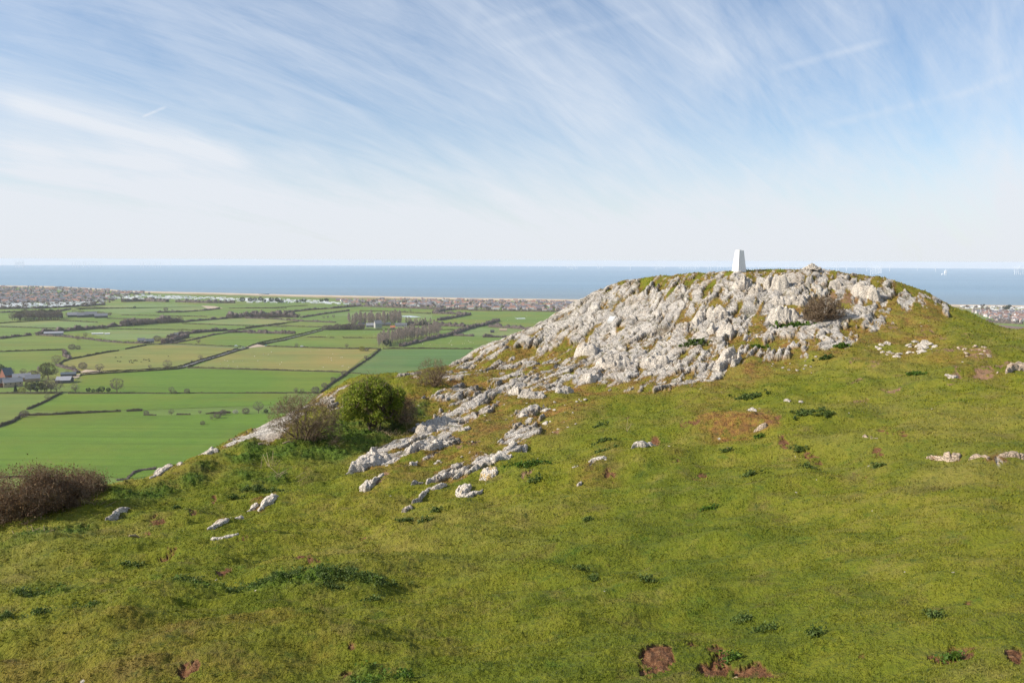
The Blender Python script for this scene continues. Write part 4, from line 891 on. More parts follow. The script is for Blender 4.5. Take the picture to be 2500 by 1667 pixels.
# ------------------------------------------------------------------ shrubs on the hill (things)
def grow(m, p, d, L, rad, depth, rg, tips, spread=.55, up=.15, n=3, gn=(2, 4), seg=3):
    pts = [np.array(p)]; rr = [rad]; q = np.array(p, float); d = np.array(d, float)
    for i in range(seg):
        d = d+rg.normal(size=3)*.22+np.array([0, 0, up*.3]); d /= np.linalg.norm(d); q = q+d*L/seg; pts.append(q.copy()); rr.append(rad*(1-.5*(i+1)/seg))
    m.tube(pts, rr, 5 if rad > .02 else 3)
    tips.append((pts[-1], d, L, depth)); tips.append((pts[-2], d, L, depth))
    if depth > 0:
        for j in range(rg.integers(*gn)):
            t = rg.uniform(.35, 1); i = min(int(t*seg), seg-1); b = pts[i]+(pts[i+1]-pts[i])*(t*seg-i)
            nd = d+rg.normal(size=3)*spread+np.array([0, 0, up]); nd /= np.linalg.norm(nd)
            grow(m, b, nd, L*rg.uniform(.55, .82), rad*.5, depth-1, rg, tips, spread, up, n, gn, seg)
def twigs(P, L, w, rg, k=1, up=.2, out=None):
    """fine twig blades from points"""
    n = len(P)*k; B = np.repeat(P, k, 0)+rg.normal(size=(n, 3))*L*.15
    D = rg.normal(size=(n, 3)); D[:, 2] += up*2
    if out is not None: D += np.repeat(out, k, 0)*1.4
    D /= np.linalg.norm(D, axis=1)[:, None]
    S = np.cross(D, rg.normal(size=(n, 3))); S /= np.linalg.norm(S, axis=1)[:, None]+1e-9
    l = L*rg.uniform(.5, 1.3, n)[:, None]
    V = np.stack([B-S*w, B+S*w, B+D*l+rg.normal(size=(n, 3))*L*.12], 1).reshape(-1, 3)
    return V, np.arange(3*n).reshape(n, 3)
def ellcloud(n, c, rad, rg, shell=.5):
    d = rg.normal(size=(n, 3)); d /= np.linalg.norm(d, axis=1)[:, None]
    return np.array(c)+d*(rg.random(n)**(1/3.)*(1-shell)+shell)[:, None]*np.array(rad), d
def root_at(name, pxx, pyy, label, cat, group=None):
    p = hit(pxx, pyy); z = float(surf(p[0], p[1])[0])
    o = bpy.data.objects.new(name, None); COL.objects.link(o); o.location = (p[0], p[1], z); tag(o, label, cat, group)
    return o, p, np.linalg.norm(p)
def green_hawthorn():
    o, p, r = root_at('hawthorn_bush', 914, 1052, 'leafy green hawthorn bush with crooked trunk on the slope', 'bush')
    s = r/FPX; rg = np.random.default_rng(21)
    m = MB(); tips = []
    m.tube([(-.12, 0, -.1), (-.16, 0, .12), (-.24, .02, .3), (-.36, .05, .52)], [.06, .05, .045, .03], 7)
    for a in range(9): grow(m, (-.14+.06*a/3, .05, .15), (rg.normal()*.5+.25, rg.normal()*.4, .9), .75, .04, 2, rg, tips, .6, .2)
    link('trunk', m.mesh('trunk', M_BARK, True), o)
    W = 138*s/2; H = 126*s                              # half width and height from the photograph
    lob = [(rg.uniform(-.85, .85), rg.uniform(-.6, .6), 0, .30, .19) for _ in range(26)]
    lob = [(a, b, .16+.72*max(0, 1-(a*a*.75+b*b*.4))**.5*rg.uniform(.25, 1.0), c*rg.uniform(.7, 1.15), d) for a, b, _, c, d in lob]+[(.1, 0, .5, .6, .34), (-.3, 0, .45, .45, .3), (-.05, 0, .90, .2, .12), (.12, .05, .86, .25, .12), (-.3, 0, .78, .22, .12), (.45, 0, .62, .3, .15)]
    Cs = []; tw = []
    for lx, ly, lz, lr, lh in lob:
        nclus = int(105*lr/.4)
        c, d = ellcloud(nclus, (lx*W, ly*W, lz*H), (lr*W, lr*W*.8, lh*H), rg, .62)
        for cc in c:
            k = rg.integers(16, 34); Cs.append(cc+rg.normal(size=(k, 3))*np.array([.05, .05, .045]))
        tw.append(c)
    C = np.concatenate(Cs); C = C[C[:, 2] > .16+.12*np.sin(C[:, 0]*5)]; C = C[fbm(C[:, 0]*3.4+C[:, 1]*2, C[:, 2]*3.4-C[:, 1], 3, 19) > -.22]
    sp = np.concatenate([np.array([qx, rg.normal()*.1, H*.9])+np.outer(np.linspace(0, 1, 14), [rg.normal()*.06, 0, rg.uniform(.15, .34)])+rg.normal(size=(14, 3))*.018 for qx in (-.3, -.12, .02, .1, .3)]); C = np.concatenate([C, sp])
    V, F = leaf_cloud(C, .030, .3, rg); link('foliage', mesh_from('foliage', V, F, M_HAW, False), o)
    T = np.concatenate(tw); V, F = twigs(T, .3, .006, rg, 1, .6); 
    c, d = ellcloud(500, (W*1.05, .1, H*.36), (W*.42, W*.5, H*.24), rg, .3); V2, F2 = twigs(c, .26, .006, rg, 3, .1)
    c, d = ellcloud(30, (-W*.95, .1, H*.42), (W*.25, W*.4, H*.2), rg, .3); V3, F3 = twigs(c, .22, .006, rg, 3, .1)
    F2 = F2+len(V); F3 = F3+len(V)+len(V2)
    link('bare_twigs', mesh_from('bare_twigs', np.concatenate([V, V2, V3]), np.concatenate([F, F2, F3]), M_TWIG, False), o)
green_hawthorn()
def bare_bush(name, pxx, pyy, wpx, hpx, label, seed, nst=10, tw=14, dead=0, wf=1.0, lean=0, leaf=None, depth=3, group=None, tl=.14, cat='bush', flat=.75):
    o, p, r = root_at(name, pxx, pyy, label, cat, group); s = r/FPX; rg = np.random.default_rng(seed)
    W = wpx*s/2; H = hpx*s; m = MB(); tips = []
    for a in range(nst):
        an = rg.random()*6.28; q = rg.uniform(.2, 1)
        grow(m, (math.cos(an)*W*.12, math.sin(an)*W*.12, -.08), (math.cos(an)*q*W/H*.95+lean, math.sin(an)*q*W/H*flat, .75), H*.5, max(.012, .025*H), depth, rg, tips, .55, .1)
    T = np.array([t[0] for t in tips if t[3] <= 1])
    # keep the outline of the photograph
    e = (T[:, 0]/W)**2+(T[:, 1]/W/flat)**2+(np.maximum(T[:, 2], 0)/H)**2; k = 1/np.sqrt(np.maximum(e, 1)); T = T*k[:, None]; T[:, 2] = np.maximum(T[:, 2], .03)
    link('stems', m.mesh('stems', M_TWIG), o)
    c, d = ellcloud(int(420*W*H), (0, 0, H*.48), (W*.97, W*flat, H*.52), rg, .45); c = c[c[:, 2] > .03]
    T = np.concatenate([T, c])
    V, F = twigs(T, tl, max(.0035, r*.00016)*wf, rg, tw, .15); link('twigs', mesh_from('twigs', V, F, M_TWIG, False), o)
    if dead or leaf:
        B = T[rg.integers(0, len(T), dead)]+rg.normal(size=(dead, 3))*.09; B[:, 2] = np.maximum(B[:, 2], .02)
        V, F = leaf_cloud(B, .02, .2, rg); link('foliage', mesh_from('foliage', V, F, leaf or M_DEAD, False), o)
    return o
bare_bush('hawthorn_bush', 745, 1083, 172, 112, 'spreading bare brown hawthorn left of the green bush', 31, 12, 7, 3000, leaf=mat_leaf('budding_leaves', [(.10, .085, .03), (.13, .13, .03), (.18, .14, .07)]))
bare_bush('bare_shrub', 1056, 945, 78, 72, 'thin upright bare shrub on the left shoulder of the knoll', 32, 9, 4, 160, tl=.2, depth=2)
bare_bush('bare_shrub', 2010, 783, 96, 60, 'round brown bare bush among rocks on the knoll', 33, 12, 12, 500)
bare_bush('bare_shrub', 1530, 800, 26, 14, 'very small dark bush in a crack near the knoll edge', 36, 5, 5, 20, depth=1) if False else None
for i_, (bx_, by_, bw_, bh_, bl_) in enumerate([(-10, 1278, 200, 84, 'dense brown thicket cut by the left border of the view'), (62, 1262, 170, 106, 'tallest hump of the brown thicket at the left edge of the hill'), (150, 1238, 150, 88, 'rounded reddish brown bush between the tallest hump and the lowest bramble'), (214, 1208, 92, 46, 'lowest bramble at the right end of the brown thicket')]):
    bare_bush('bramble_thicket', bx_, by_, bw_, bh_, bl_, 34+i_, 14, 7, int(42*bw_), tl=.13, group='brown thicket at the left edge')
# ================================================================== the coastal plain far below
def mat_field(name, col, streak=True):
    m, nt, b = newmat(name); n = NT(nt)
    d = tuple(c*.80 for c in col); l = tuple(c*1.16 for c in col); y = (col[0]*1.55+.02, col[1]*1.02, col[2]*1.2)
    st = n.node('ShaderNodeMapping'); n.set(st.inputs[0], n.P()); st.inputs['Rotation'].default_value = (0, 0, R_(20)); st.inputs['Scale'].default_value = (.004, .03, .01)
    c = n.ramp(n.math('ADD', n.math('MULTIPLY', n.noise(1.0, 5, .65, vec=st.outputs[0]), .6), n.math('MULTIPLY', n.noise(.12, 5, .7), .4)), [(.35, d), (.62, l)])
    c = n.mix(n.rng(n.noise(.006, 4, .6), .46, .70, 0, .65), c, y)
    tl = n.node('ShaderNodeMapping'); n.set(tl.inputs[0], n.P()); tl.inputs['Rotation'].default_value = (0, 0, R_(len(name)*13)); tl.inputs['Scale'].default_value = (.003, .11, .01)
    c = n.mix(n.rng(n.noise(1.0, 3, .6, vec=tl.outputs[0]), .54, .66, 0, .5), c, tuple(q*.72 for q in col)); c = n.mix(n.rng(n.noise(.03, 5, .7), .57, .68, 0, .6), c, (col[0]*.7, col[1]*.85, col[2]*.7))
    n.set(b.inputs['Base Color'], c); n.bump(b, n.noise(.8, 3, .7), .6, .4)
    return m
COAST = [(-900,690),(-300,693),(0,696),(130,698),(262,705),(300,709.5),(450,713),(700,719.5),(940,724),(1150,728.5),(1400,731.5),(1700,735),(2100,741),(2350,744.5),(2500,746.5),(2900,751),(3400,756)]
ca, cr, sr = [], [], []
for cx_, cy_ in COAST:
    d = onplain(cx_, cy_, SEA); ca.append(math.atan2(d[0], d[1])); cr.append(math.hypot(d[0], d[1]))
    d = onplain(cx_, cy_+4.6, PLAIN); sr.append(math.hypot(d[0], d[1]))
def polar_sheet(name, az, rfun, zfun, nr, mat):
    V = []; rows = np.linspace(0, 1, nr)
    for a in az:
        for t in rows:
            r = rfun(a, t); V.append((math.sin(a)*r, math.cos(a)*r, zfun(a, t)))
    I = np.arange(len(V)).reshape(len(az), nr)
    F = np.stack([I[:-1, :-1], I[1:, :-1], I[1:, 1:], I[:-1, 1:]], -1).reshape(-1, 4)[:, ::-1]
    return tag(link(name, mesh_from(name, V, F, mat, True)), kind='structure')
azp = np.linspace(R_(-179.9), R_(179.9), 721)
fc = lambda a: float(np.interp(a, ca, cr)); fs_ = lambda a: float(np.interp(a, ca, sr))
M_PLAIN = mat_field('pasture', (.125, .185, .034))
polar_sheet('plain', azp, lambda a, t: 60+(fs_(a)-60)*t, lambda a, t: PLAIN, 40, M_PLAIN)
M_SAND = mat_simple('beach_sand', (.50, .39, .28), .15, .02, rand=False)
polar_sheet('beach', azp, lambda a, t: fs_(a)-30+(fc(a)+160-fs_(a)+30)*t, lambda a, t: PLAIN-.4-(t**.8)*7.4, 8, M_SAND)
M_DUNE = mat_field('dune_grass', (.20, .20, .085))
azd_ = np.linspace(R_(-50), R_(50), 300)
polar_sheet('dunes', azd_, lambda a, t: fs_(a)-(70+190*sstep(R_(-18), R_(5), a))*(1-t), lambda a, t: PLAIN+.3+(0 if t in (0, 1) else 1.8+1.6*float(perlin(np.array(a*60), np.array(t*4.), 7))), 7, M_DUNE)
def mat_sea():
    m, nt, b = newmat('sea_water'); n = NT(nt)
    st = n.scale(n.P(), (.00025, .0016, 1)); c = n.ramp(n.noise(1, 5, .6, vec=st), [(.35, (.15, .25, .345)), (.65, (.19, .295, .395))])
    d = n.vmath('LENGTH', n.P()).outputs['Value']
    c = n.mix(n.rng(d, 3000, 4600, .55, 0), c, (.20, .22, .22))     # sandy shallows
    n.set(b.inputs['Base Color'], c); b.inputs['Roughness'].default_value = .55; b.inputs['Specular IOR Level'].default_value = .5; b.inputs['IOR'].default_value = 1.33
    n.bump(b, n.noise(.05, 6, .7, vec=n.scale(n.P(), (1, 2.2, 1))), 1, 3.0)
    return m
polar_sheet('sea', np.linspace(R_(-179.9), R_(179.9), 721), lambda a, t: 60+21700*t**2, lambda a, t: SEA, 40, mat_sea())

def poly_sheet(name, k, pts, mat, dz=.25, kind='structure'):
    P = px(k, pts) if not isinstance(k, list) else np.concatenate([px(kk, pp) for kk, pp in zip(k, pts)])
    V = [onplain(p[0], p[1], PLAIN+dz) for p in P]
    me = bpy.data.meshes.new(name); me.from_pydata([tuple(v) for v in V], [], [tuple(range(len(V)))]); me.update()
    if me.polygons[0].normal.z < 0: me.flip_normals()
    me.materials.append(mat); o = link(name, me); o['kind'] = kind; return o
FB = mat_field('bright_pasture', (.100, .172, .014)); FM = mat_field('mid_pasture', (.122, .182, .026)); FT = mat_field('grazed_tan_pasture', (.185, .200, .048)); FT2 = mat_field('grazed_yellow_pasture', (.145, .192, .032)); FD = mat_field('deep_green_pasture', (.088, .158, .040)); FL = mat_field('pale_pasture', (.155, .215, .065))
for k, pts, m in [
 ('L1',[(505,965),(560,940),(720,910),(900,873),(1200,820),(1400,812),(1850,832),(1960,845),(1640,935),(1500,985),(1440,1003),(1200,1022),(900,1035),(680,1050),(610,1015),(520,1000)],FT),
 ('P',[(463,899),(520,877),(610,849),(660,844),(740,846),(840,852),(922,852),(880,880),(848,906),(730,905),(600,902)],FT),
 ('L6',[(0,155),(110,110),(180,62),(420,45),(900,20),(1170,12),(1260,48),(1500,44),(1900,30),(2250,36),(2352,40),(1900,330),(1500,520),(1100,560),(800,550),(0,545)],FB),
 ('L1',[(520,1216),(950,1216),(1560,1212),(2352,1214),(2352,1300),(1200,1345),(520,1355),(270,1345)],FB),
 ('L1',[(670,1062),(1200,1030),(1510,1012),(1850,1016),(2352,1031),(2352,1205),(1560,1200),(950,1205),(560,1200),(680,1100)],FB),
 ('L2',[(0,895),(600,910),(690,915),(560,1020),(530,1048),(0,1048)],FB), ('L2',[(750,918),(870,925),(900,1060),(570,1055),(640,985)],FB),
 ('L2',[(985,745),(1300,743),(1625,745),(1400,920),(870,920),(760,905),(830,855)],FD),
 ('L1',[(0,880),(530,860),(530,890),(510,905),(570,935),(480,975),(465,1030),(400,1050),(0,1050)],FM),
 ('L1',[(0,770),(280,742),(500,750),(850,790),(1180,805),(980,855),(720,900),(590,928),(545,905),(560,880),(545,853),(0,865)],FT2),
 ('L1',[(560,748),(700,700),(900,682),(1300,692),(1700,698),(1500,722),(1390,750),(1250,785),(1000,790)],FM),
 ('L1',[(1420,803),(1600,772),(1760,735),(1880,720),(2352,728),(2352,755),(2120,800),(2030,825),(1850,820),(1600,808)],FM),
 ('L2',[(440,662),(980,665),(920,730),(400,725),(200,712)],FM), ('L2',[(330,662),(560,608),(900,610),(1200,606),(1100,640),(980,655),(700,655)],FM),
 ('L2',[(1120,730),(1250,695),(1400,662),(1700,662),(1740,690),(1600,735)],FM), ('L2',[(1500,640),(1570,612),(1650,588),(1900,598),(2060,606),(1920,650),(1700,650)],FL),
 ('L2',[(1420,465),(1560,458),(2260,475),(2170,545),(2080,590),(1900,585),(1730,570),(1820,535),(1650,570),(1400,560),(1500,520),(1620,497)],FM),
 ('L2',[(200,575),(550,590),(400,632),(250,668),(0,715),(0,640),(0,598)],FM), ('L1',[(1520,622),(1880,600),(2100,590),(2352,585),(2352,630),(2200,652),(1800,645)],FL),
 ('L1',[(0,640),(300,622),(480,615),(800,632),(640,675),(300,668),(0,658)],FL), ('L1',[(600,522),(900,490),(1100,475),(1500,480),(1800,500),(1780,522),(1300,545),(1000,560),(600,510)],FL),
 ('L2',[(830,475),(1200,487),(1340,492),(1340,530),(1250,540),(900,510),(560,500)],FL), ('L2',[(760,445),(1000,446),(1380,462),(1330,480),(1000,465),(840,460)],FM),
 ('L1',[(680,700),(1000,692),(1300,696),(1600,700),(1400,735),(1200,770),(900,770)],FL),
 ('L1',[(480,1060),(640,1055),(660,1075),(560,1160),(480,1140)],FM),
 ('K4',[(1750,700),(2400,745),(2400,775),(1900,740)],mat_field('brown_rough_field', (.17,.12,.09)))]:
    poly_sheet('field', k, pts, m, .25+.02*random.random())
# puddles and bare ground on the plain
M_PUD = mat_simple('flood_water', (.55, .60, .65), .05, 1, .3, rand=False, spec=.6)
for k, pts in [('L2',[(1080,505),(1180,502),(1260,510),(1180,513)]),('L2',[(1930,520),(2000,518),(2010,523),(1950,524)])]: poly_sheet('flood_water', k, pts, M_PUD, .5)
M_EARTH = mat_simple('bare_track_earth', (.42, .33, .24), .2, .1, rand=False)
for k, pts in [('L1',[(1650,490),(1760,495),(1830,512),(1700,515)]),('L1',[(700,1015),(830,1025),(900,1030),(760,1042),(650,1040)]),('L1',[(590,1060),(660,1050),(650,1075),(560,1110),(500,1115)])]: poly_sheet('track', k, pts, M_EARTH, .45)
def strip(name, k, pts, w, mat, dz=.5):
    P = [onplain(p[0], p[1], PLAIN+dz) for p in px(k, pts)]; V = []
    for i, p in enumerate(P):
        d = P[min(i+1, len(P)-1)]-P[max(i-1, 0)]; d = d/np.linalg.norm(d); nrm = np.array([-d[1], d[0], 0])*w/2
        V += [p-nrm, p+nrm]
    F = [(2*i, 2*i+2, 2*i+3, 2*i+1) for i in range(len(P)-1)]
    o = link(name, mesh_from(name, V, F, mat)); o['kind'] = 'structure'
    if o.data.polygons[0].normal.z < 0: o.data.flip_normals()
M_ROAD = mat_simple('lane_asphalt', (.17, .165, .165), .15, .3, rand=False)
LANE = [(660,1052),(900,1037),(1200,1022),(1440,1005),(1520,986),(1640,945),(1800,900),(1950,852),(2040,832),(2130,806),(2352,766)]
strip('lane', 'L1', LANE, 4.5, M_ROAD); strip('lane', 'L2', [(0,740),(100,702),(250,676),(400,641),(555,601),(700,596)], 4.5, M_ROAD)
strip('lane', 'L1', [(1240,806),(1400,812),(1600,820),(1850,833),(1960,840),(2040,830)], 3.5, M_ROAD)
poly_sheet('road_junction', 'L1', [(2020,825),(2120,808),(2200,826),(2110,830),(2050,838)], M_EARTH, .55)

# ------------------------------------------------------------------ hedges (things)
M_HEDGE = mat_leaf('hedge_twigs', [(.045, .042, .020), (.085, .072, .04), (.13, .10, .064)], .5)
M_TREEL = mat_leaf('bare_scrub_twigs', [(.085, .062, .055), (.145, .11, .097), (.21, .16, .14)], .3)
def hedge(k, pts, h, w, label, scrub=False, gap=0., seed=0):
    P = np.array([onplain(p[0], p[1], PLAIN) for p in px(k, pts)]); rg = np.random.default_rng(seed+1300)
    seg = np.linalg.norm(np.diff(P, axis=0), axis=1); cum = np.r_[0, np.cumsum(seg)]; L = cum[-1]
    dist = np.linalg.norm(P.mean(0)); st = max(1.2, dist*.0016)
    t = np.arange(0, L, st); C = np.stack([np.interp(t, cum, P[:, i]) for i in range(3)], 1)
    T = np.gradient(C, axis=0); T /= np.linalg.norm(T, axis=1)[:, None]+1e-9; N = np.c_[-T[:, 1], T[:, 0], np.zeros(len(T))]
    if not scrub: h *= .78; w *= .58
    amp = .6 if scrub else .36
    hv = h*(1+amp*1.2*fbm(t/(14 if scrub else 9), t*0+seed*3.3, 3, seed))
    hv = np.maximum(hv, h*.25)
    if gap: hv = np.where(fbm(t/35., t*0+seed, 2, 3) < -.28+gap*.3, .25, hv)
    prof = [(-.5, 0), (-.52, .55), (-.3, .95), (.3, 1.0), (.52, .55), (.5, 0)]
    V = []
    for a, z in prof:
        V.append(C+N*(a*w+rg.normal(size=len(t))[:, None]*w*.05)+np.c_[np.zeros((len(t), 2)), hv*z*(1+rg.normal(size=len(t))*.06)-.1*(z == 0)])
    V = np.stack(V, 1); n = len(t); I = np.arange(n*6).reshape(n, 6)
    F = np.stack([I[:-1, :-1], I[1:, :-1], I[1:, 1:], I[:-1, 1:]], -1).reshape(-1, 4)
    # broken outline of twigs
    m = int(n*(9 if scrub else 5)); i = rg.integers(0, n, m); zz = rg.random(m)**.6
    Cq = C[i]+N[i]*(rg.uniform(-.6, .6, m)*w)[:, None]+T[i]*(rg.normal(size=m)*st*.5)[:, None]; Cq[:, 2] += hv[i]*zz*1.12
    sz = max(.35, dist*.0006)*(1.3 if scrub else 1); Vq, Fq = leaf_cloud(Cq, sz, .1, rg)
    V = np.concatenate([V.reshape(-1, 3), Vq]); F = np.concatenate([F, Fq+n*6])
    org = C[0].copy()
    return tag(link('treeline' if scrub and h > 4 else 'hedge', mesh_from('hedge', V-org, F, M_TREEL if scrub else M_HEDGE, False), loc=org), label, 'hedge', 'hedges between the fields of the plain')
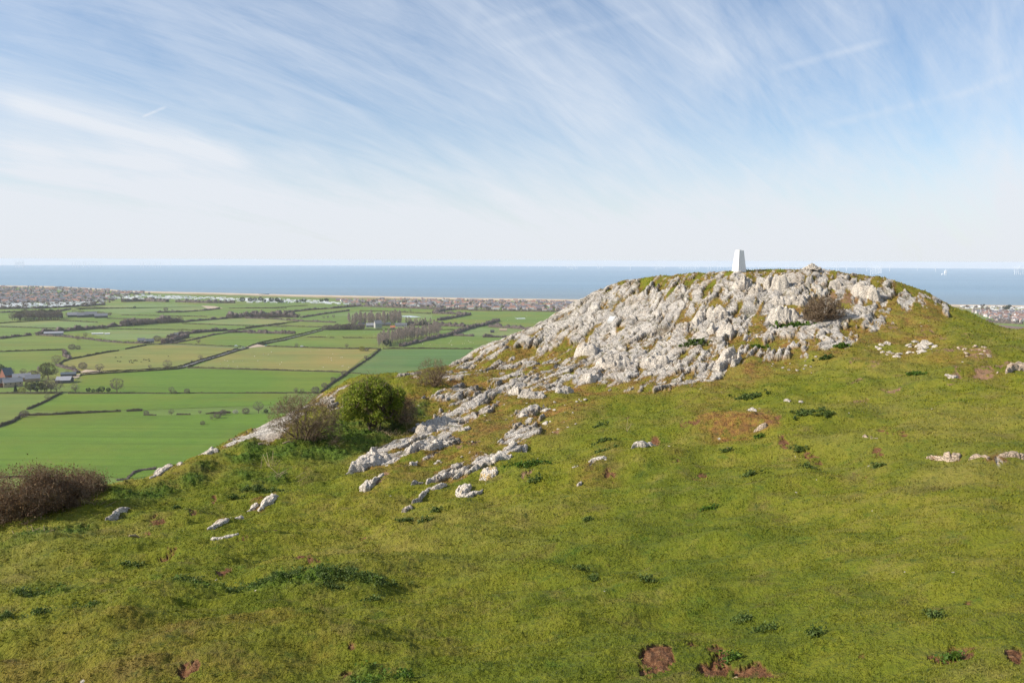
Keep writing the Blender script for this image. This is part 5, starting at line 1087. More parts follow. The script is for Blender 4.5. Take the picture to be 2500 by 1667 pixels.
HEDGES = [
 ('L1',[(225,1344),(330,1300),(400,1265),(460,1232),(510,1207)],2.2,2.6,'diagonal hedge running up from lower left to the farm trees'),
 ('L1',[(0,1212),(130,1212),(300,1214),(510,1212)],2.2,2.6,'dark hedge along the near side of the farm garden'),
 ('L1',[(560,1212),(950,1212),(1200,1210)],1.6,2.2,'low hedge under the big round tree near the farm'),
 ('L1',[(1200,1210),(1400,1212),(1560,1208),(1900,1208),(2352,1210)],1.1,1.6,'thin hedge line right of the big round tree'),
 ('L1',[(0,870),(150,865),(350,860),(540,855)],2.4,3,'straight hedge between two green fields at the left border'),
 ('L1',[(480,985),(500,960),(560,935),(720,905),(850,880),(980,862)],2.8,3.2,'hedge along the upper left edge of the cattle field'),
 ('L1',[(1030,850),(1130,830),(1200,817)],2.5,3,'short hedge at the upper corner of the cattle field'),
 ('L1',[(1200,813),(1400,803),(1600,812),(1850,824),(1980,828)],1.6,3,'hedge along the far side of the cattle field'),
 ('L1',[(520,862),(540,888),(525,905),(580,930)],3.5,4,'curved overgrown hedge left of the cattle field',1),
 ('L1',[(468,985),(520,1000),(600,1020),(645,1045)],2.5,4,'overgrown hedge below the curved hedge',1),
 ('L1',[(660,1062),(900,1047),(1200,1031),(1450,1012),(1530,998)],2.4,2.4,'near roadside hedge below the cattle field'),
 ('L1',[(680,1046),(900,1032),(1200,1017),(1430,1000),(1515,980),(1640,940),(1800,893),(1950,845)],2.0,2.2,'far roadside hedge along the cattle field'),
 ('L1',[(1545,995),(1650,955),(1810,909),(1960,860),(2040,843)],2.0,2.2,'roadside hedge along the tan field'),
 ('L1',[(2120,800),(2230,776),(2352,755)],2.0,2.2,'far hedge of the lane beyond the junction'),('L1',[(2150,815),(2240,793),(2352,775)],2.0,2.2,'near hedge of the lane beyond the junction'),
 ('L2',[(0,735),(100,696),(250,669),(400,634),(552,595)],2.0,2.2,'far hedge of the straight lane towards the grey farm'),('L2',[(90,711),(250,684),(400,649),(556,608)],2.0,2.2,'near hedge of the straight lane towards the grey farm'),
 ('L1',[(1540,1003),(1700,1005),(1850,1010),(2100,1018),(2352,1025)],2.0,2.4,'hedge below the tan field, left part'),
 ('L2',[(0,888),(300,897),(600,905),(700,910)],2.0,2.4,'hedge below the tan field, right part'),
 ('L1',[(0,765),(100,750),(260,735)],4,5,'bushy hedge at the left border beside the long shed',1),
 ('L1',[(300,735),(500,745),(700,765),(850,785),(1000,797),(1180,802),(1250,795)],2.5,3.5,'hedge curving under the paddock with white huts',1),
 ('L1',[(300,725),(500,705),(700,690),(900,668),(1000,660)],6,8,'dark line of scrub trees running right from the long shed',1),
 ('L1',[(1000,660),(1100,650),(1300,635),(1480,625)],10,12,'tall purple tree belt in the middle of the plain',1),
 ('L1',[(1480,628),(1700,612),(1870,597)],4,6,'dark hedge joining two purple tree belts',1),
 ('L1',[(1870,595),(2000,585),(2200,580),(2352,585)],11,14,'pale tree belt left of the poplar wood',1),
 ('L2',[(0,520),(120,515),(250,512),(380,515)],10,12,'pale tree belt continuing towards the poplar wood',1),
 ('L1',[(0,665),(300,675),(640,682),(1300,688),(1700,693)],1.8,2.4,'thin straight hedge below the long purple belt'),
 ('L1',[(1500,640),(1800,650),(2060,658),(2352,668)],1.8,2.4,'thin hedge below the right purple belt'),
 ('L1',[(1880,697),(2050,677),(2200,657),(2352,637)],2.5,3.5,'diagonal hedge rising right in the central fields'),
 ('L2',[(0,590),(200,565),(380,545)],2.5,3.5,'diagonal hedge right of the central fields'),
 ('L1',[(1380,752),(1500,727),(1700,707),(1880,697)],5,7,'bushy hedge above the triangular paddock',1),
 ('L1',[(1340,803),(1450,772),(1535,748)],6,9,'thick dark hedge below the triangular paddock',1),
 ('L1',[(1400,805),(1600,768),(1750,732),(1870,714)],1.8,3,'faint hedge along a narrow strip field',1),
 ('L1',[(1870,714),(2000,712),(2100,714)],5,6,'bushy hedge segment above a green field, left',1),('L1',[(2120,714),(2352,724)],5,6,'row of round bushes above a green field',1),
 ('L2',[(20,628),(200,632),(360,634)],5,6,'bushy hedge segment above a green field, right',1,.6),
 ('L1',[(0,637),(150,627),(300,617),(480,612)],2.5,4,'hedge in front of the far wood with barns'),('L1',[(490,616),(800,629)],2,3,'hedge right of the far wood with barns'),
 ('L1',[(880,598),(1150,603),(1400,606)],2,3,'hedge right of the far barns'),
 ('L1',[(0,520),(300,517),(600,503),(860,486)],5,6,'dark hedge along the edge of the left caravan park',1),
 ('L1',[(0,550),(300,541),(500,536),(575,522)],3,5,'hedge under the left caravan park',1),
 ('L1',[(620,498),(900,512),(1090,516)],2,3,'thin hedge beyond the far wood'),('L1',[(1290,550),(1500,545),(1700,530),(1800,518)],3,5,'hedge to the far track crossing',1),
 ('L1',[(1000,570),(1300,575),(1700,583)],2,3,'thin hedge in the far central fields'),('L1',[(1880,512),(2352,514)],2,3,'thin hedge under the coastal caravans'),
 ('L1',[(1000,462),(1200,455),(1380,462)],9,14,'dark scrub belt at the end of the left town',1),('L1',[(1450,462),(1700,470),(1930,470)],8,12,'brown scrub belt under the coastal caravans',1),
 ('L2',[(150,724),(400,732),(700,740),(960,742)],2.2,2.8,'hedge along the top of the tan field'),('L2',[(985,740),(1300,739),(1630,742)],2.2,3,'dark hedge along the top of the deep green field'),
 ('L2',[(965,742),(900,800),(820,852),(742,905),(690,945)],2.6,3.2,'hedge climbing between the tan and deep green fields, upper part'),('L2',[(690,945),(640,975),(580,1018),(545,1055)],2.8,4,'hedge climbing between the tan and deep green fields, lower part'),
 ('L2',[(0,1056),(300,1056),(540,1057)],1.3,1.8,'low hedge crossing behind the two small bare trees'),('L2',[(742,913),(870,921)],1.0,1.4,'very low hedge behind the green hawthorn'),
 ('L2',[(430,656),(640,661)],2,2.6,'broken hedge below the grey farm, left piece',0,.8),('L2',[(700,661),(980,662)],2,2.6,'broken hedge below the grey farm, right piece',0,.6),
 ('L2',[(700,602),(900,604),(1200,602),(1550,605)],2.4,3,'hedge in front of the grey farm buildings'),
 ('L2',[(1110,726),(1250,693),(1400,658),(1480,643)],5,6,'dark hedge at the foot of the purple poplar rows',1),
 ('L2',[(1480,643),(1560,612),(1650,583),(1720,573),(1815,541)],6,8,'dark scrub belt rising right of the poplar rows',1),
 ('L2',[(1480,645),(1640,650)],3,4,'hedge meeting the scrub belt right of the poplars',1),('L2',[(1700,657),(1920,657)],4,5,'dark hedge behind the left shoulder of the knoll',1),
 ('L2',[(1160,572),(1400,576),(1580,583)],7,9,'scrub belt right of the grey farm wood',1),('L2',[(1750,582),(1900,592),(2080,605)],6,8,'scrub belt disappearing behind the knoll',1),
 ('L2',[(1380,538),(1500,518),(1610,497)],5,6,'bushy hedge rising from the farm wood',1),('L2',[(1610,497),(1520,492),(1350,487)],6,9,'hooked scrub patch in the far right fields',1),('L2',[(1350,487),(1400,468),(1560,456)],6,9,'scrub hedge running to the seaside estate',1),
 ('L2',[(0,522),(200,527),(400,543),(650,553)],3,4,'hedge left of the grey farm wood',1),('L2',[(200,572),(380,581),(560,584)],2,3,'thin hedge left of the grey farm'),
 ('L2',[(400,517),(550,492),(740,467)],3,5,'bushy diagonal hedge left of the poplar wood',1),('L2',[(280,482),(450,462),(600,452),(740,440),(900,432)],4,6,'scrub hedge towards the seaside estate',1),
 ('L2',[(0,446),(200,446),(400,432),(450,429)],2,3,'thin hedge under the seaside caravans'),('L2',[(820,469),(1000,471),(1200,483),(1330,488)],2.4,3.5,'hedge above the poplar wood'),
 ('L2',[(740,434),(1000,442),(1400,458),(1600,462)],5,7,'scrub edge along the seaside estate, left',1),('L2',[(1600,466),(2000,470),(2280,476)],4,6,'scrub edge along the seaside estate, right',1),
 ('L6',[(-60,158),(0,140),(100,105),(160,66)],3,3.6,'thick hedge at the left border of the big bright field'),('L6',[(160,50),(400,44),(700,30),(900,20),(1000,17)],2.6,3,'straight hedge along the top of the big bright field'),('L6',[(1040,14),(1170,9)],2.4,3,'short hedge piece after the gateway of the big bright field'),
 ('L6',[(1180,47),(1290,49)],1.6,2.4,'low bramble hedge at the end of the straight hedge'),('L6',[(1450,40),(1570,42)],1.6,2.4,'low dark hedge between two field trees'),('L6',[(1690,35),(1900,27)],1.8,2.6,'low dark hedge left of the white blossom bush'),
 ('L6',[(0,560),(200,550),(420,546)],1.4,1.2,'low dark hedge just below the hill behind the brown thicket'),('L6',[(620,553),(800,556),(870,557)],1.0,1.0,'low hedge piece right of the brown thicket'),('L6',[(960,580),(1040,570),(1100,520),(1160,500),(1290,490)],1.4,1.6,'scrubby field edge below the hill',1),
 ('K4',[(1900,690),(2100,700),(2352,712)],6,10,'dark hedge line below the right hand town',1),
]
for i, hg in enumerate(HEDGES):
    hedge(hg[0], hg[1], hg[2], hg[3], hg[4], bool(hg[5]) if len(hg) > 5 else False, hg[6] if len(hg) > 6 else 0, i)

# ------------------------------------------------------------------ trees on the plain (things: trunk and crown)
M_CROWN = {'bare': M_TREEL, 'dark': mat_leaf('dark_evergreen', [(.014, .022, .014), (.026, .038, .022), (.045, .06, .03)], .4), 'pink': mat_leaf('purple_poplar_twigs', [(.23, .18, .155), (.33, .265, .225), (.44, .355, .30)], .3),
           'olive': mat_leaf('budding_olive', [(.05, .05, .02), (.09, .085, .03), (.13, .12, .045)], .4), 'gold': mat_leaf('golden_gorse', [(.10, .12, .02), (.22, .20, .03), (.32, .26, .04)], .4), 'blossom': mat_leaf('white_blossom', [(.25, .24, .2), (.5, .48, .42)], .4)}
TP = {}
def tree_proto(kind, var):
    key = (kind, var)
    if key in TP: return TP[key]
    rg = np.random.default_rng(hash((kind, var)) % 9973 if False else (sum(map(ord, kind))*7+var))
    m = MB(); tips = []
    if kind in ('bare', 'olive'):
        m.tube([(0, 0, -.02), (.01, 0, .12), (0, .01, .28)], [.035, .028, .022], 6)
        for a in range(6): grow(m, (0, 0, .22), (rg.normal()*.8, rg.normal()*.8, .8), .34, .014, 2, rg, tips, .6, .15)
        T = np.array([t[0] for t in tips]); c, d = ellcloud(420, (0, 0, .62), (.44, .44, .37), rg, .55)
        lump_ = fbm(c[:, 0]*5, c[:, 2]*5, 2, var); c = c[lump_ > -.35]
        P = np.concatenate([T, c]); V, F = twigs(P, .09, .0055 if kind == 'bare' else .008, rg, 3 if kind == 'bare' else 6, .25, None)
    elif kind == 'pink':
        m.tube([(0, 0, -.02), (0, 0, .35), (.01, 0, .8)], [.016, .012, .005], 5)
        n = 230; t = rg.random(n)**.8; rr = .16*np.sin(np.clip(t*.9+.12, 0, 1)*math.pi)**.7; an = rg.random(n)*6.28; q = np.sqrt(rg.random(n))
        P = np.c_[np.cos(an)*rr*q, np.sin(an)*rr*q, .2+.75*t]; V, F = twigs(P, .12, .006, rg, 3, 1.1)
    elif kind == 'conifer':
        m.tube([(0, 0, -.02), (0, 0, .3)], [.03, .02], 6); n = 900; t = rg.random(n); rr = .24*(1-t)**.8; an = rg.random(n)*6.28; q = rg.random(n)**.4
        P = np.c_[np.cos(an)*rr*q, np.sin(an)*rr*q, .08+.92*t]; V, F = leaf_cloud(P, .045, 0, rg)
    elif kind == 'dark':
        m.tube([(0, 0, -.02), (0, 0, .3)], [.04, .03], 6); c, d = ellcloud(900, (0, 0, .58), (.45, .45, .42), rg, .55); c = c[fbm(c[:, 0]*4, c[:, 2]*4, 2, var) > -.3]; V, F = leaf_cloud(c, .055, .2, rg)
    else:                                            # shrubs
        m.tube([(0, 0, -.03), (0, 0, .2)], [.05, .03], 5); c, d = ellcloud(700, (0, 0, .45), (.62, .62, .5), rg, .5); c = c[c[:, 2] > .02]
        if kind == 'scrub': V, F = twigs(c, .16, .012, rg, 2, .3)
        else: V, F = leaf_cloud(c, .06, .2, rg)
    mt = {'conifer': 'dark', 'scrub': 'bare'}.get(kind, kind)
    TP[key] = (m.mesh('trunk', M_BARK), mesh_from('crown', V, F, M_CROWN[mt], False)); return TP[key]
TI = [0]
def tree(k, x, y, hpx, kind, label, group='trees on the coastal plain', wr=1.0, name=None, P=None):
    q = px(k, [(x, y)])[0] if P is None else P
    p = onplain(q[0], q[1]); r = np.linalg.norm(p); h = hpx*KR[k][2]*r/FPX if P is None else hpx
    TI[0] += 1; tm, cm = tree_proto(kind, TI[0] % 3)
    root = bpy.data.objects.new(name or {'conifer': 'conifer_tree', 'scrub': 'shrub', 'gold': 'shrub', 'blossom': 'shrub', 'dark': 'evergreen_tree', 'pink': 'poplar_tree'}.get(kind, 'bare_tree'), None); COL.objects.link(root)
    root.location = p; root.rotation_euler = (0, 0, TI[0]*1.7); root.scale = (h*wr, h*wr, h)
    tag(root, label, 'tree' if kind in ('bare', 'dark', 'pink', 'conifer', 'olive') else 'bush', group)
    link('trunk', tm, root); link('crown', cm, root)
for t in [
 ('L1',960,1206,112,'bare','biggest round leafless tree, standing in the hedge near the farm'),('L1',820,1046,72,'bare','leafless tree in the roadside hedge left of the cattle'),('L1',1375,1016,75,'bare','leafless tree in the roadside hedge right of the cattle'),
 ('L1',1645,940,44,'bare','small tree at the far right of the cattle field by the lane'),('L1',1230,1008,32,'bare','little faint tree in the cattle field hedge'),('L1',640,780,42,'bare','thin dark tree beside the curving paddock hedge'),('L1',700,752,36,'bare','pale tree above the curving paddock hedge'),
 ('L1',1630,806,42,'bare','single tree in the green field above the cattle'),('L1',1290,782,44,'scrub','round purple bush by the cottages',1.1),('L1',590,852,42,'scrub','round purple thicket at the end of the straight hedge'),('L1',640,850,30,'scrub','smaller purple thicket beside the round one'),
 ('L1',1407,1212,52,'bare','dark forked tree in the thin hedge right of the big tree'),('L1',1437,1213,24,'scrub','small bush right of the dark forked tree'),('L1',1535,1210,38,'scrub','round dark bush in the thin hedge'),('L1',465,978,72,'bare','leaning tree at the left corner of the cattle field'),
 ('L1',680,1012,52,'scrub','round pinkish bush at the bottom left of the cattle field'),('L1',600,1012,28,'scrub','dark bush left of the round pinkish bush'),('L1',835,1207,50,'dark','ivy clad small tree left of the big round tree'),('L1',725,1203,36,'dark','leftmost of a row of dark bushes near the farm'),('L1',765,1205,28,'dark','second dark bush in the row near the farm'),('L1',803,1206,34,'dark','third dark bush in the row near the farm'),('L1',890,1203,36,'dark','dark bush tucked beside the big round tree'),
 ('L1',620,1206,66,'bare','wide pale tree right of the farm trees'),('L1',1105,520,24,'dark','single dark tree in the far field beyond the wood'),('L1',1360,535,28,'scrub','single far bush right of centre left fields'),('L1',1415,542,18,'scrub','low far bush beside the single far bush'),
 ('L1',128,1208,60,'conifer','dark pointed conifer in the farm garden'),('L1',180,1207,44,'gold','yellow green bush beside the pointed conifer'),
 ('L1',250,1206,84,'olive','olive tinted tree in front of the farm, leftmost'),('L1',310,1206,88,'dark','dark tree in front of the farm'),('L1',365,1206,84,'olive','olive tinted tree in the middle of the farm trees'),('L1',420,1206,108,'bare','tall bare tree among the farm trees'),('L1',465,1206,96,'bare','bare tree at the right end of the farm trees'),
 ('L1',395,1095,120,'olive','tallest tree behind the farm roofs'),('L1',320,1080,80,'pink','pinkish crown behind the farm roofs'),('L1',270,1090,62,'scrub','low pinkish scrub behind the farm roofs'),('L1',95,1068,56,'bare','bare tree behind the blue grey roof of the farm'),('L1',192,1066,52,'bare','bare tree behind the long roof of the farm'),('L1',5,1070,86,'dark','dark tree cut by the left border behind the farm'),('L1',462,1055,40,'bare','small tree beyond the farm, left'),('L1',550,1058,34,'bare','small tree beyond the farm, right'),('L1',392,1268,46,'bare','thin ivy clad tree on the diagonal hedge'),
 ('L6',1405,47,50,'bare','single bare tree at the top of the big bright field'),('L6',1640,37,32,'bare','slim bare tree right of the single bare tree'),('L6',1740,86,46,'bare','windblown thorn tree inside the big bright field'),('L6',1785,70,50,'scrub','second thorn beside the windblown thorn tree'),('L6',1830,45,46,'scrub','purple thorn at the hedge end'),('L6',1662,124,32,'scrub','low flat thorn alone in the big bright field'),('L6',1200,44,34,'scrub','reddish bush at the gateway of the big bright field'),('L6',200,62,52,'scrub','round bush where two hedges of the bright field meet'),
 ('L5',385,466,80,'bare','rounded bare tree beside the hill edge'),('L5',220,470,30,'blossom','white flowering bush near the hill edge'),('L5',295,472,44,'scrub','dark bush left of the rounded bare tree'),('L5',440,470,36,'dark','dark bush right of the rounded bare tree'),('L5',550,462,52,'scrub','grey bush half hidden by the hill edge'),
 ('L5',655,325,42,'bare','left one of two small bare trees by the climbing hedge'),('L5',700,327,38,'bare','right one of two small bare trees by the climbing hedge'),('L5',795,325,50,'scrub','big dark bush at the bottom of the climbing hedge'),('L5',858,283,36,'scrub','purple bush on the climbing hedge, lower'),('L5',922,240,34,'scrub','purple bush on the climbing hedge, middle'),('L5',1003,198,38,'scrub','purple bush on the climbing hedge, upper'),('L5',1155,75,22,'scrub','tiny tree high on the climbing hedge'),
 ('L2',835,755,36,'gold','golden gorse bush at the corner of the tan field'),('L2',868,756,26,'scrub','dark bush right of the golden gorse'),('L2',725,735,34,'bare','faint tree above the tan field hedge'),('L2',365,728,30,'bare','faint tree by the lane above the tan field'),
 ('L2',1070,472,18,'bare','far bare tree above the poplar wood, left'),('L2',1140,478,14,'scrub','far bush above the poplar wood, middle'),('L2',1183,476,22,'bare','far bare tree above the poplar wood, right'),('L2',630,520,26,'bare','bare tree left of the poplar wood, first'),('L2',590,522,22,'bare','bare tree left of the poplar wood, second'),('L2',560,524,22,'bare','bare tree left of the poplar wood, third'),('L2',1305,488,12,'scrub','far low bush above the farm wood'),
 ('L2',1275,575,44,'dark','dark evergreen at the right of the grey farm wood'),('L2',1010,722,54,'dark','dark ivy clad tree at the front of the poplar rows'),('L2',1040,722,44,'conifer','dark pointed tree at the front of the poplar rows'),('L2',740,545,44,'pink','orange brown bare tree left of the grey farm wood'),('L2',775,560,40,'scrub','brown bush by the grey farm'),
 ('L1',505,598,54,'conifer','dark pointed conifer at the end of the far wood'),('L1',420,590,60,'dark','tall dark pine rising from the far wood'),('L1',545,592,38,'pink','pale brown tree right of the dark conifer'),('L2',2165,548,14,'scrub','small bush on the green field beside the knoll edge')]:
    tree(*t[:6], wr=t[6] if len(t) > 6 else (1.0 if t[4] not in ('scrub',) else .95))
rgt = np.random.default_rng(77)
def row(k, a, b, n, h, kind, label, group, jit=4, hv=.15, wr=1.0):
    a, b = px(k, [a, b]); s = KR[k][2]
    for i in range(n):
        t = (i+.5)/n; q = a+(b-a)*t+rgt.normal(size=2)*np.array([jit*1.2, jit*.22])*s; r = np.linalg.norm(onplain(q[0], q[1]))
        hh = (h[0]+(h[1]-h[0])*t)*s*r/FPX*(1+rgt.normal()*hv)
        tree('P', 0, 0, hh, kind, label, group, wr, P=q)
g1 = 'purple poplars in planted rows'
for j, (dx, dy) in enumerate(((0, 0), (10, -12), (22, -24))): row('L2', (945+dx, 728+dy), (1190+dx, 680+dy), 16, (80, 92), 'pink', 'bare purplish poplar in the left planted block', g1, 3, .08, .9)
for j, (dx, dy) in enumerate(((0, 0), (8, -10), (18, -20))): row('L2', (1185+dx, 682+dy), (1390+dx, 642+dy), 14, (74, 74), 'pink', 'bare purplish poplar in the right planted block', g1, 3, .08, .9)
g2 = 'tall poplars behind the grey farm'
for dy in (0, -9, -18): row('L2', (745, 578+dy), (1130, 574+dy), 22, (72, 92), 'pink', 'tall bare poplar in the wood behind the grey farm', g2, 6, .12, .8)
row('L2', (1150, 572), (1370, 578), 14, (56, 50), 'pink', 'bare poplar in the thin end of the farm wood', g2, 6, .12, .9)
row('L2', (565, 604), (840, 600), 18, (38, 42), 'scrub', 'brown bare bush left of the grey farm', 'brown bushes left of the grey farm', 6, .15, 1)
row('L1', (95, 612), (500, 606), 20, (56, 58), 'bare', 'bare tree in the far wood on the left', 'trees of the far wood', 8, .15, 1.1)
row('L1', (110, 604), (480, 598), 12, (56, 56), 'olive', 'olive bare tree in the far wood on the left', 'trees of the far wood', 8, .15, 1.1)
row('L1', (600, 572), (930, 574), 20, (32, 26), 'bare', 'bare tree in the low belt behind the far barns', 'trees behind the far barns', 6, .15, 1.1)
row('L1', (990, 662), (1480, 628), 26, (44, 40), 'bare', 'bare tree in the long purple belt', 'trees of the long purple belt', 8, .2, 1.1)
row('L1', (1880, 596), (2352, 588), 22, (30, 34), 'bare', 'bare tree in the pale belt left of the poplars', 'trees of the pale belt', 8, .15, 1.1)
row('L2', (0, 520), (380, 516), 18, (32, 28), 'bare', 'bare tree in the pale belt near the poplars', 'trees of the pale belt', 8, .15, 1.1)
row('L1', (1990, 460), (2320, 470), 8, (28, 32), 'dark', 'dark evergreen among the coastal caravans', 'evergreens among the caravans', 20, .2, 1.2)
row('L2', (150, 408), (640, 404), 9, (24, 24), 'dark', 'dark evergreen at the coastal caravan park', 'evergreens among the caravans', 20, .2, 1.2)
row('K4', (2130, 560), (2190, 520), 5, (42, 26), 'dark', 'dark windblown pine in the right hand town', 'pines of the right hand town', 8, .1, 1.1)
row('K4', (1860, 512), (1900, 505), 2, (24, 22), 'dark', 'dark pine by the right hand shore', 'pines of the right hand town', 6, .1, 1.1)

# ------------------------------------------------------------------ farm buildings (things)
M_RED = mat_simple('red_brick', (.21, .09, .065), .25, 1.5); M_STONEW = mat_simple('tan_stone_wall', (.33, .25, .18), .2, 1.2); M_SLATE = mat_simple('grey_slate', (.15, .152, .17), .18, .8, .6); M_SHEET = mat_simple('pale_roof_sheet', (.26, .26, .28), .1, .5, .6)
M_BLUE = mat_simple('blue_grey_roof', (.10, .125, .145), .2, .5, .6); M_DKW = mat_simple('dark_shed_wall', (.07, .07, .075), .3, 1); M_PALEW = mat_simple('pale_render', (.30, .29, .27), .1, 1); M_GLASS = mat_simple('dark_window', (.02, .025, .03), .2, 1, .15, spec=.5)
def building(k, x, y, wpx, dm, wall, eave, roofm, wallm, label, rz=0., rise=.35, cat='farm building', win=0, chim=0, name='farm_building'):
    q = px(k, [(x, y)])[0]; p = onplain(q[0], q[1]); r = np.linalg.norm(p); W = wpx*KR[k][2]*r/FPX; D = dm
    root = bpy.data.objects.new(name, None); COL.objects.link(root); root.location = p; root.rotation_euler = (0, 0, rz-math.atan2(p[0], p[1])); tag(root, label, cat)
    H = eave; rh = D*rise
    m = MB(); m.box(-W/2, W/2, 0, D, 0, H); m.add([(-W/2, 0, H), (-W/2, D, H), (-W/2, D/2, H+rh-.1)], [(0, 1, 2)]); m.add([(W/2, 0, H), (W/2, D, H), (W/2, D/2, H+rh-.1)], [(0, 1, 2)])
    link('walls', m.mesh('walls', wallm), root)
    m = MB(); o = .35; t = .18
    for s, y0, y1 in ((1, -o, D/2), (-1, D+o, D/2)):
        zl = H-o*rh/(D/2)
        vs = [(-W/2-o, y0, zl), (W/2+o, y0, zl), (W/2+o, y1, H+rh), (-W/2-o, y1, H+rh)]
        m.add(vs+[(a, b, c+t) for a, b, c in vs], [(0, 3, 2, 1), (4, 5, 6, 7), (0, 1, 5, 4), (1, 2, 6, 5), (2, 3, 7, 6), (3, 0, 4, 7)])
    rf = link('roof', m.mesh('roof', roofm), root)
    for i in range(chim):
        m = MB(); cxx = -W*.35+W*.7*i/max(1, chim-1); m.box(cxx-.4, cxx+.4, D/2-.4, D/2+.4, H+rh-.6, H+rh+1.2); link('chimney', m.mesh('chimney', wallm), rf)
    for i in range(win):
        m = MB(); xx = -W/2+W*(i+.5)/win; m.box(xx-.5, xx+.5, -.06, .05, H*.55, H*.55+1.3); link('window', m.mesh('window', M_GLASS), root)
    if win:
        m = MB(); m.box(-.55+W*.18, .55+W*.18, -.05, .05, 0, 2.1); link('door', m.mesh('door', M_DKW), root)
for b in [
 ('L1',25,1160,85,9,0,5.0,M_SLATE,M_RED,'red brick farmhouse cut by the left border',.3,.55,'house',3,1,'farmhouse'),
 ('L1',110,1158,115,9,0,5.5,M_SHEET,M_STONEW,'tan stone farmhouse with two gables beside the conifer',.12,.5,'house',4,2,'farmhouse'),
 ('L1',180,1115,110,10,0,4.5,M_SHEET,M_STONEW,'long farm range with pale ribbed roof behind the stone farmhouse',0,.45),
 ('L1',80,1100,60,11,0,6,M_BLUE,M_RED,'tall barn with blue grey roof at the left farm',.5,.7),
 ('L1',270,1115,90,10,0,3.8,M_SLATE,M_STONEW,'low stone barn between the farm trees',0,.4),
 ('L1',515,1130,95,16,0,3.6,M_SHEET,M_DKW,'open sided cattle shed with pale roof at the right of the farm',-.25,.22),
 ('L1',560,1075,95,10,0,3.2,M_BLUE,M_DKW,'low dark shed at the farm yard entrance',-.1,.2),
 ('L1',440,735,120,12,0,4.2,M_SHEET,M_SHEET,'long pale grey shed among the scrub on the left plain',-.05,.2),
 ('L1',600,585,70,18,0,5,M_SHEET,M_DKW,'far barn with pale roof, leftmost of four'),('L1',680,588,75,18,0,5,M_SLATE,M_DKW,'far barn, second of four'),('L1',745,586,80,18,0,7,M_SLATE,M_DKW,'tallest far barn, third of four'),('L1',830,592,85,16,0,5,M_SLATE,M_DKW,'far barn, rightmost of four'),
 ('L1',800,728,75,3,0,2.3,M_WHITE,M_WHITE,'white hut in the paddock, long one',0,.2,'hut'),('L1',880,729,34,3,0,2.3,M_WHITE,M_WHITE,'white hut in the paddock, short one',0,.2,'hut'),
 ('L1',1160,792,50,7,0,3.5,M_SLATE,M_PALEW,'pale cottage by the round purple bush, left',0,.5,'house',2,1,'cottage'),('L1',1230,798,60,7,0,3.5,M_SLATE,M_PALEW,'pale cottage by the round purple bush, right',.2,.5,'house',2,1,'cottage'),('L1',1445,742,30,6,0,3,M_SLATE,M_PALEW,'little white cottage in the dark hedge',0,.5,'house',1,1,'cottage'),
 ('L2',830,578,50,10,0,4.5,M_SHEET,M_STONEW,'grey farm range at the left of the poplar wood farm'),('L2',900,586,70,9,0,4.5,M_SHEET,M_PALEW,'pale farm cottage in front of the poplar wood',0,.5,'house',3,1,'cottage'),
 ('L2',955,590,50,11,0,9,M_SLATE,M_PALEW,'tall grey farmhouse in front of the poplar wood',.3,.6,'house',3,2,'farmhouse'),('L2',1010,575,60,10,0,4,M_SHEET,M_STONEW,'long barn behind the tall grey farmhouse'),('L2',1055,597,34,7,0,3.2,mat_simple('orange_tile',(.45,.17,.09),.2,1),M_PALEW,'small orange roofed cottage at the grey farm',0,.5,'house',2,1,'cottage'),('L2',1115,582,80,10,0,4,M_SLATE,M_PALEW,'white walled long building at the right of the grey farm',0,.4,'farm building',4),
 ('L2',1770,625,28,7,0,3,M_DKW,M_DKW,'dark shed in the field beside the knoll'),('L2',1848,612,52,7,0,2.2,M_STONEW,M_STONEW,'low pale ruin in the field beside the knoll')]:
    building(b[0], b[1], b[2], b[3], b[4], b[5], b[6], b[7], b[8], b[9], *(b[10:]))

# ------------------------------------------------------------------ seaside towns and caravan parks
WALLC = [(.47, .44, .43), (.31, .25, .23), (.56, .55, .55), (.25, .18, .16), (.38, .35, .33)]; ROOFC = [(.25, .145, .12), (.17, .14, .14), (.19, .18, .20), (.31, .17, .13), (.15, .15, .18)]
WM = [mat_simple('house_wall', c, .12, .3) for c in WALLC]; RM = [mat_simple('house_roof', c, .15, .3) for c in ROOFC]; M_CAR = mat_simple('caravan_shell', (.70, .71, .72), .06, .2)
def house_geo(W, D, H, rh):
    V = [(-W/2, -D/2, 0), (W/2, -D/2, 0), (W/2, D/2, 0), (-W/2, D/2, 0), (-W/2, -D/2, H), (W/2, -D/2, H), (W/2, D/2, H), (-W/2, D/2, H), (-W/2, 0, H+rh), (W/2, 0, H+rh)]
    return V, [(0, 1, 5, 4), (2, 3, 7, 6), (1, 2, 6, 9, 5), (3, 0, 4, 8, 7)], [(4, 5, 9, 8), (6, 7, 8, 9)]
HP = []
for i in range(10):
    V, fw, fr = house_geo(*[(9, 8, 5, 3), (7, 9, 5.2, 3.4), (12, 8, 3, 3), (8, 8, 5.4, 3), (16, 9, 6, 3.5)][i % 5]); me = bpy.data.meshes.new('house'); me.from_pydata(V, [], fw+fr); me.materials.append(WM[(i*3+i//5) % 5]); me.materials.append(RM[(i*2+i//5) % 5])
    me.polygons.foreach_set('material_index', [0]*len(fw)+[1]*len(fr)); me.update(); HP.append(me)
V, fw, fr = house_geo(11, 3.6, 2.6, .5); CP = bpy.data.meshes.new('static_caravan'); CP.from_pydata(V, [], fw+fr); CP.materials.append(M_CAR); CP.update()
rgh = np.random.default_rng(404)
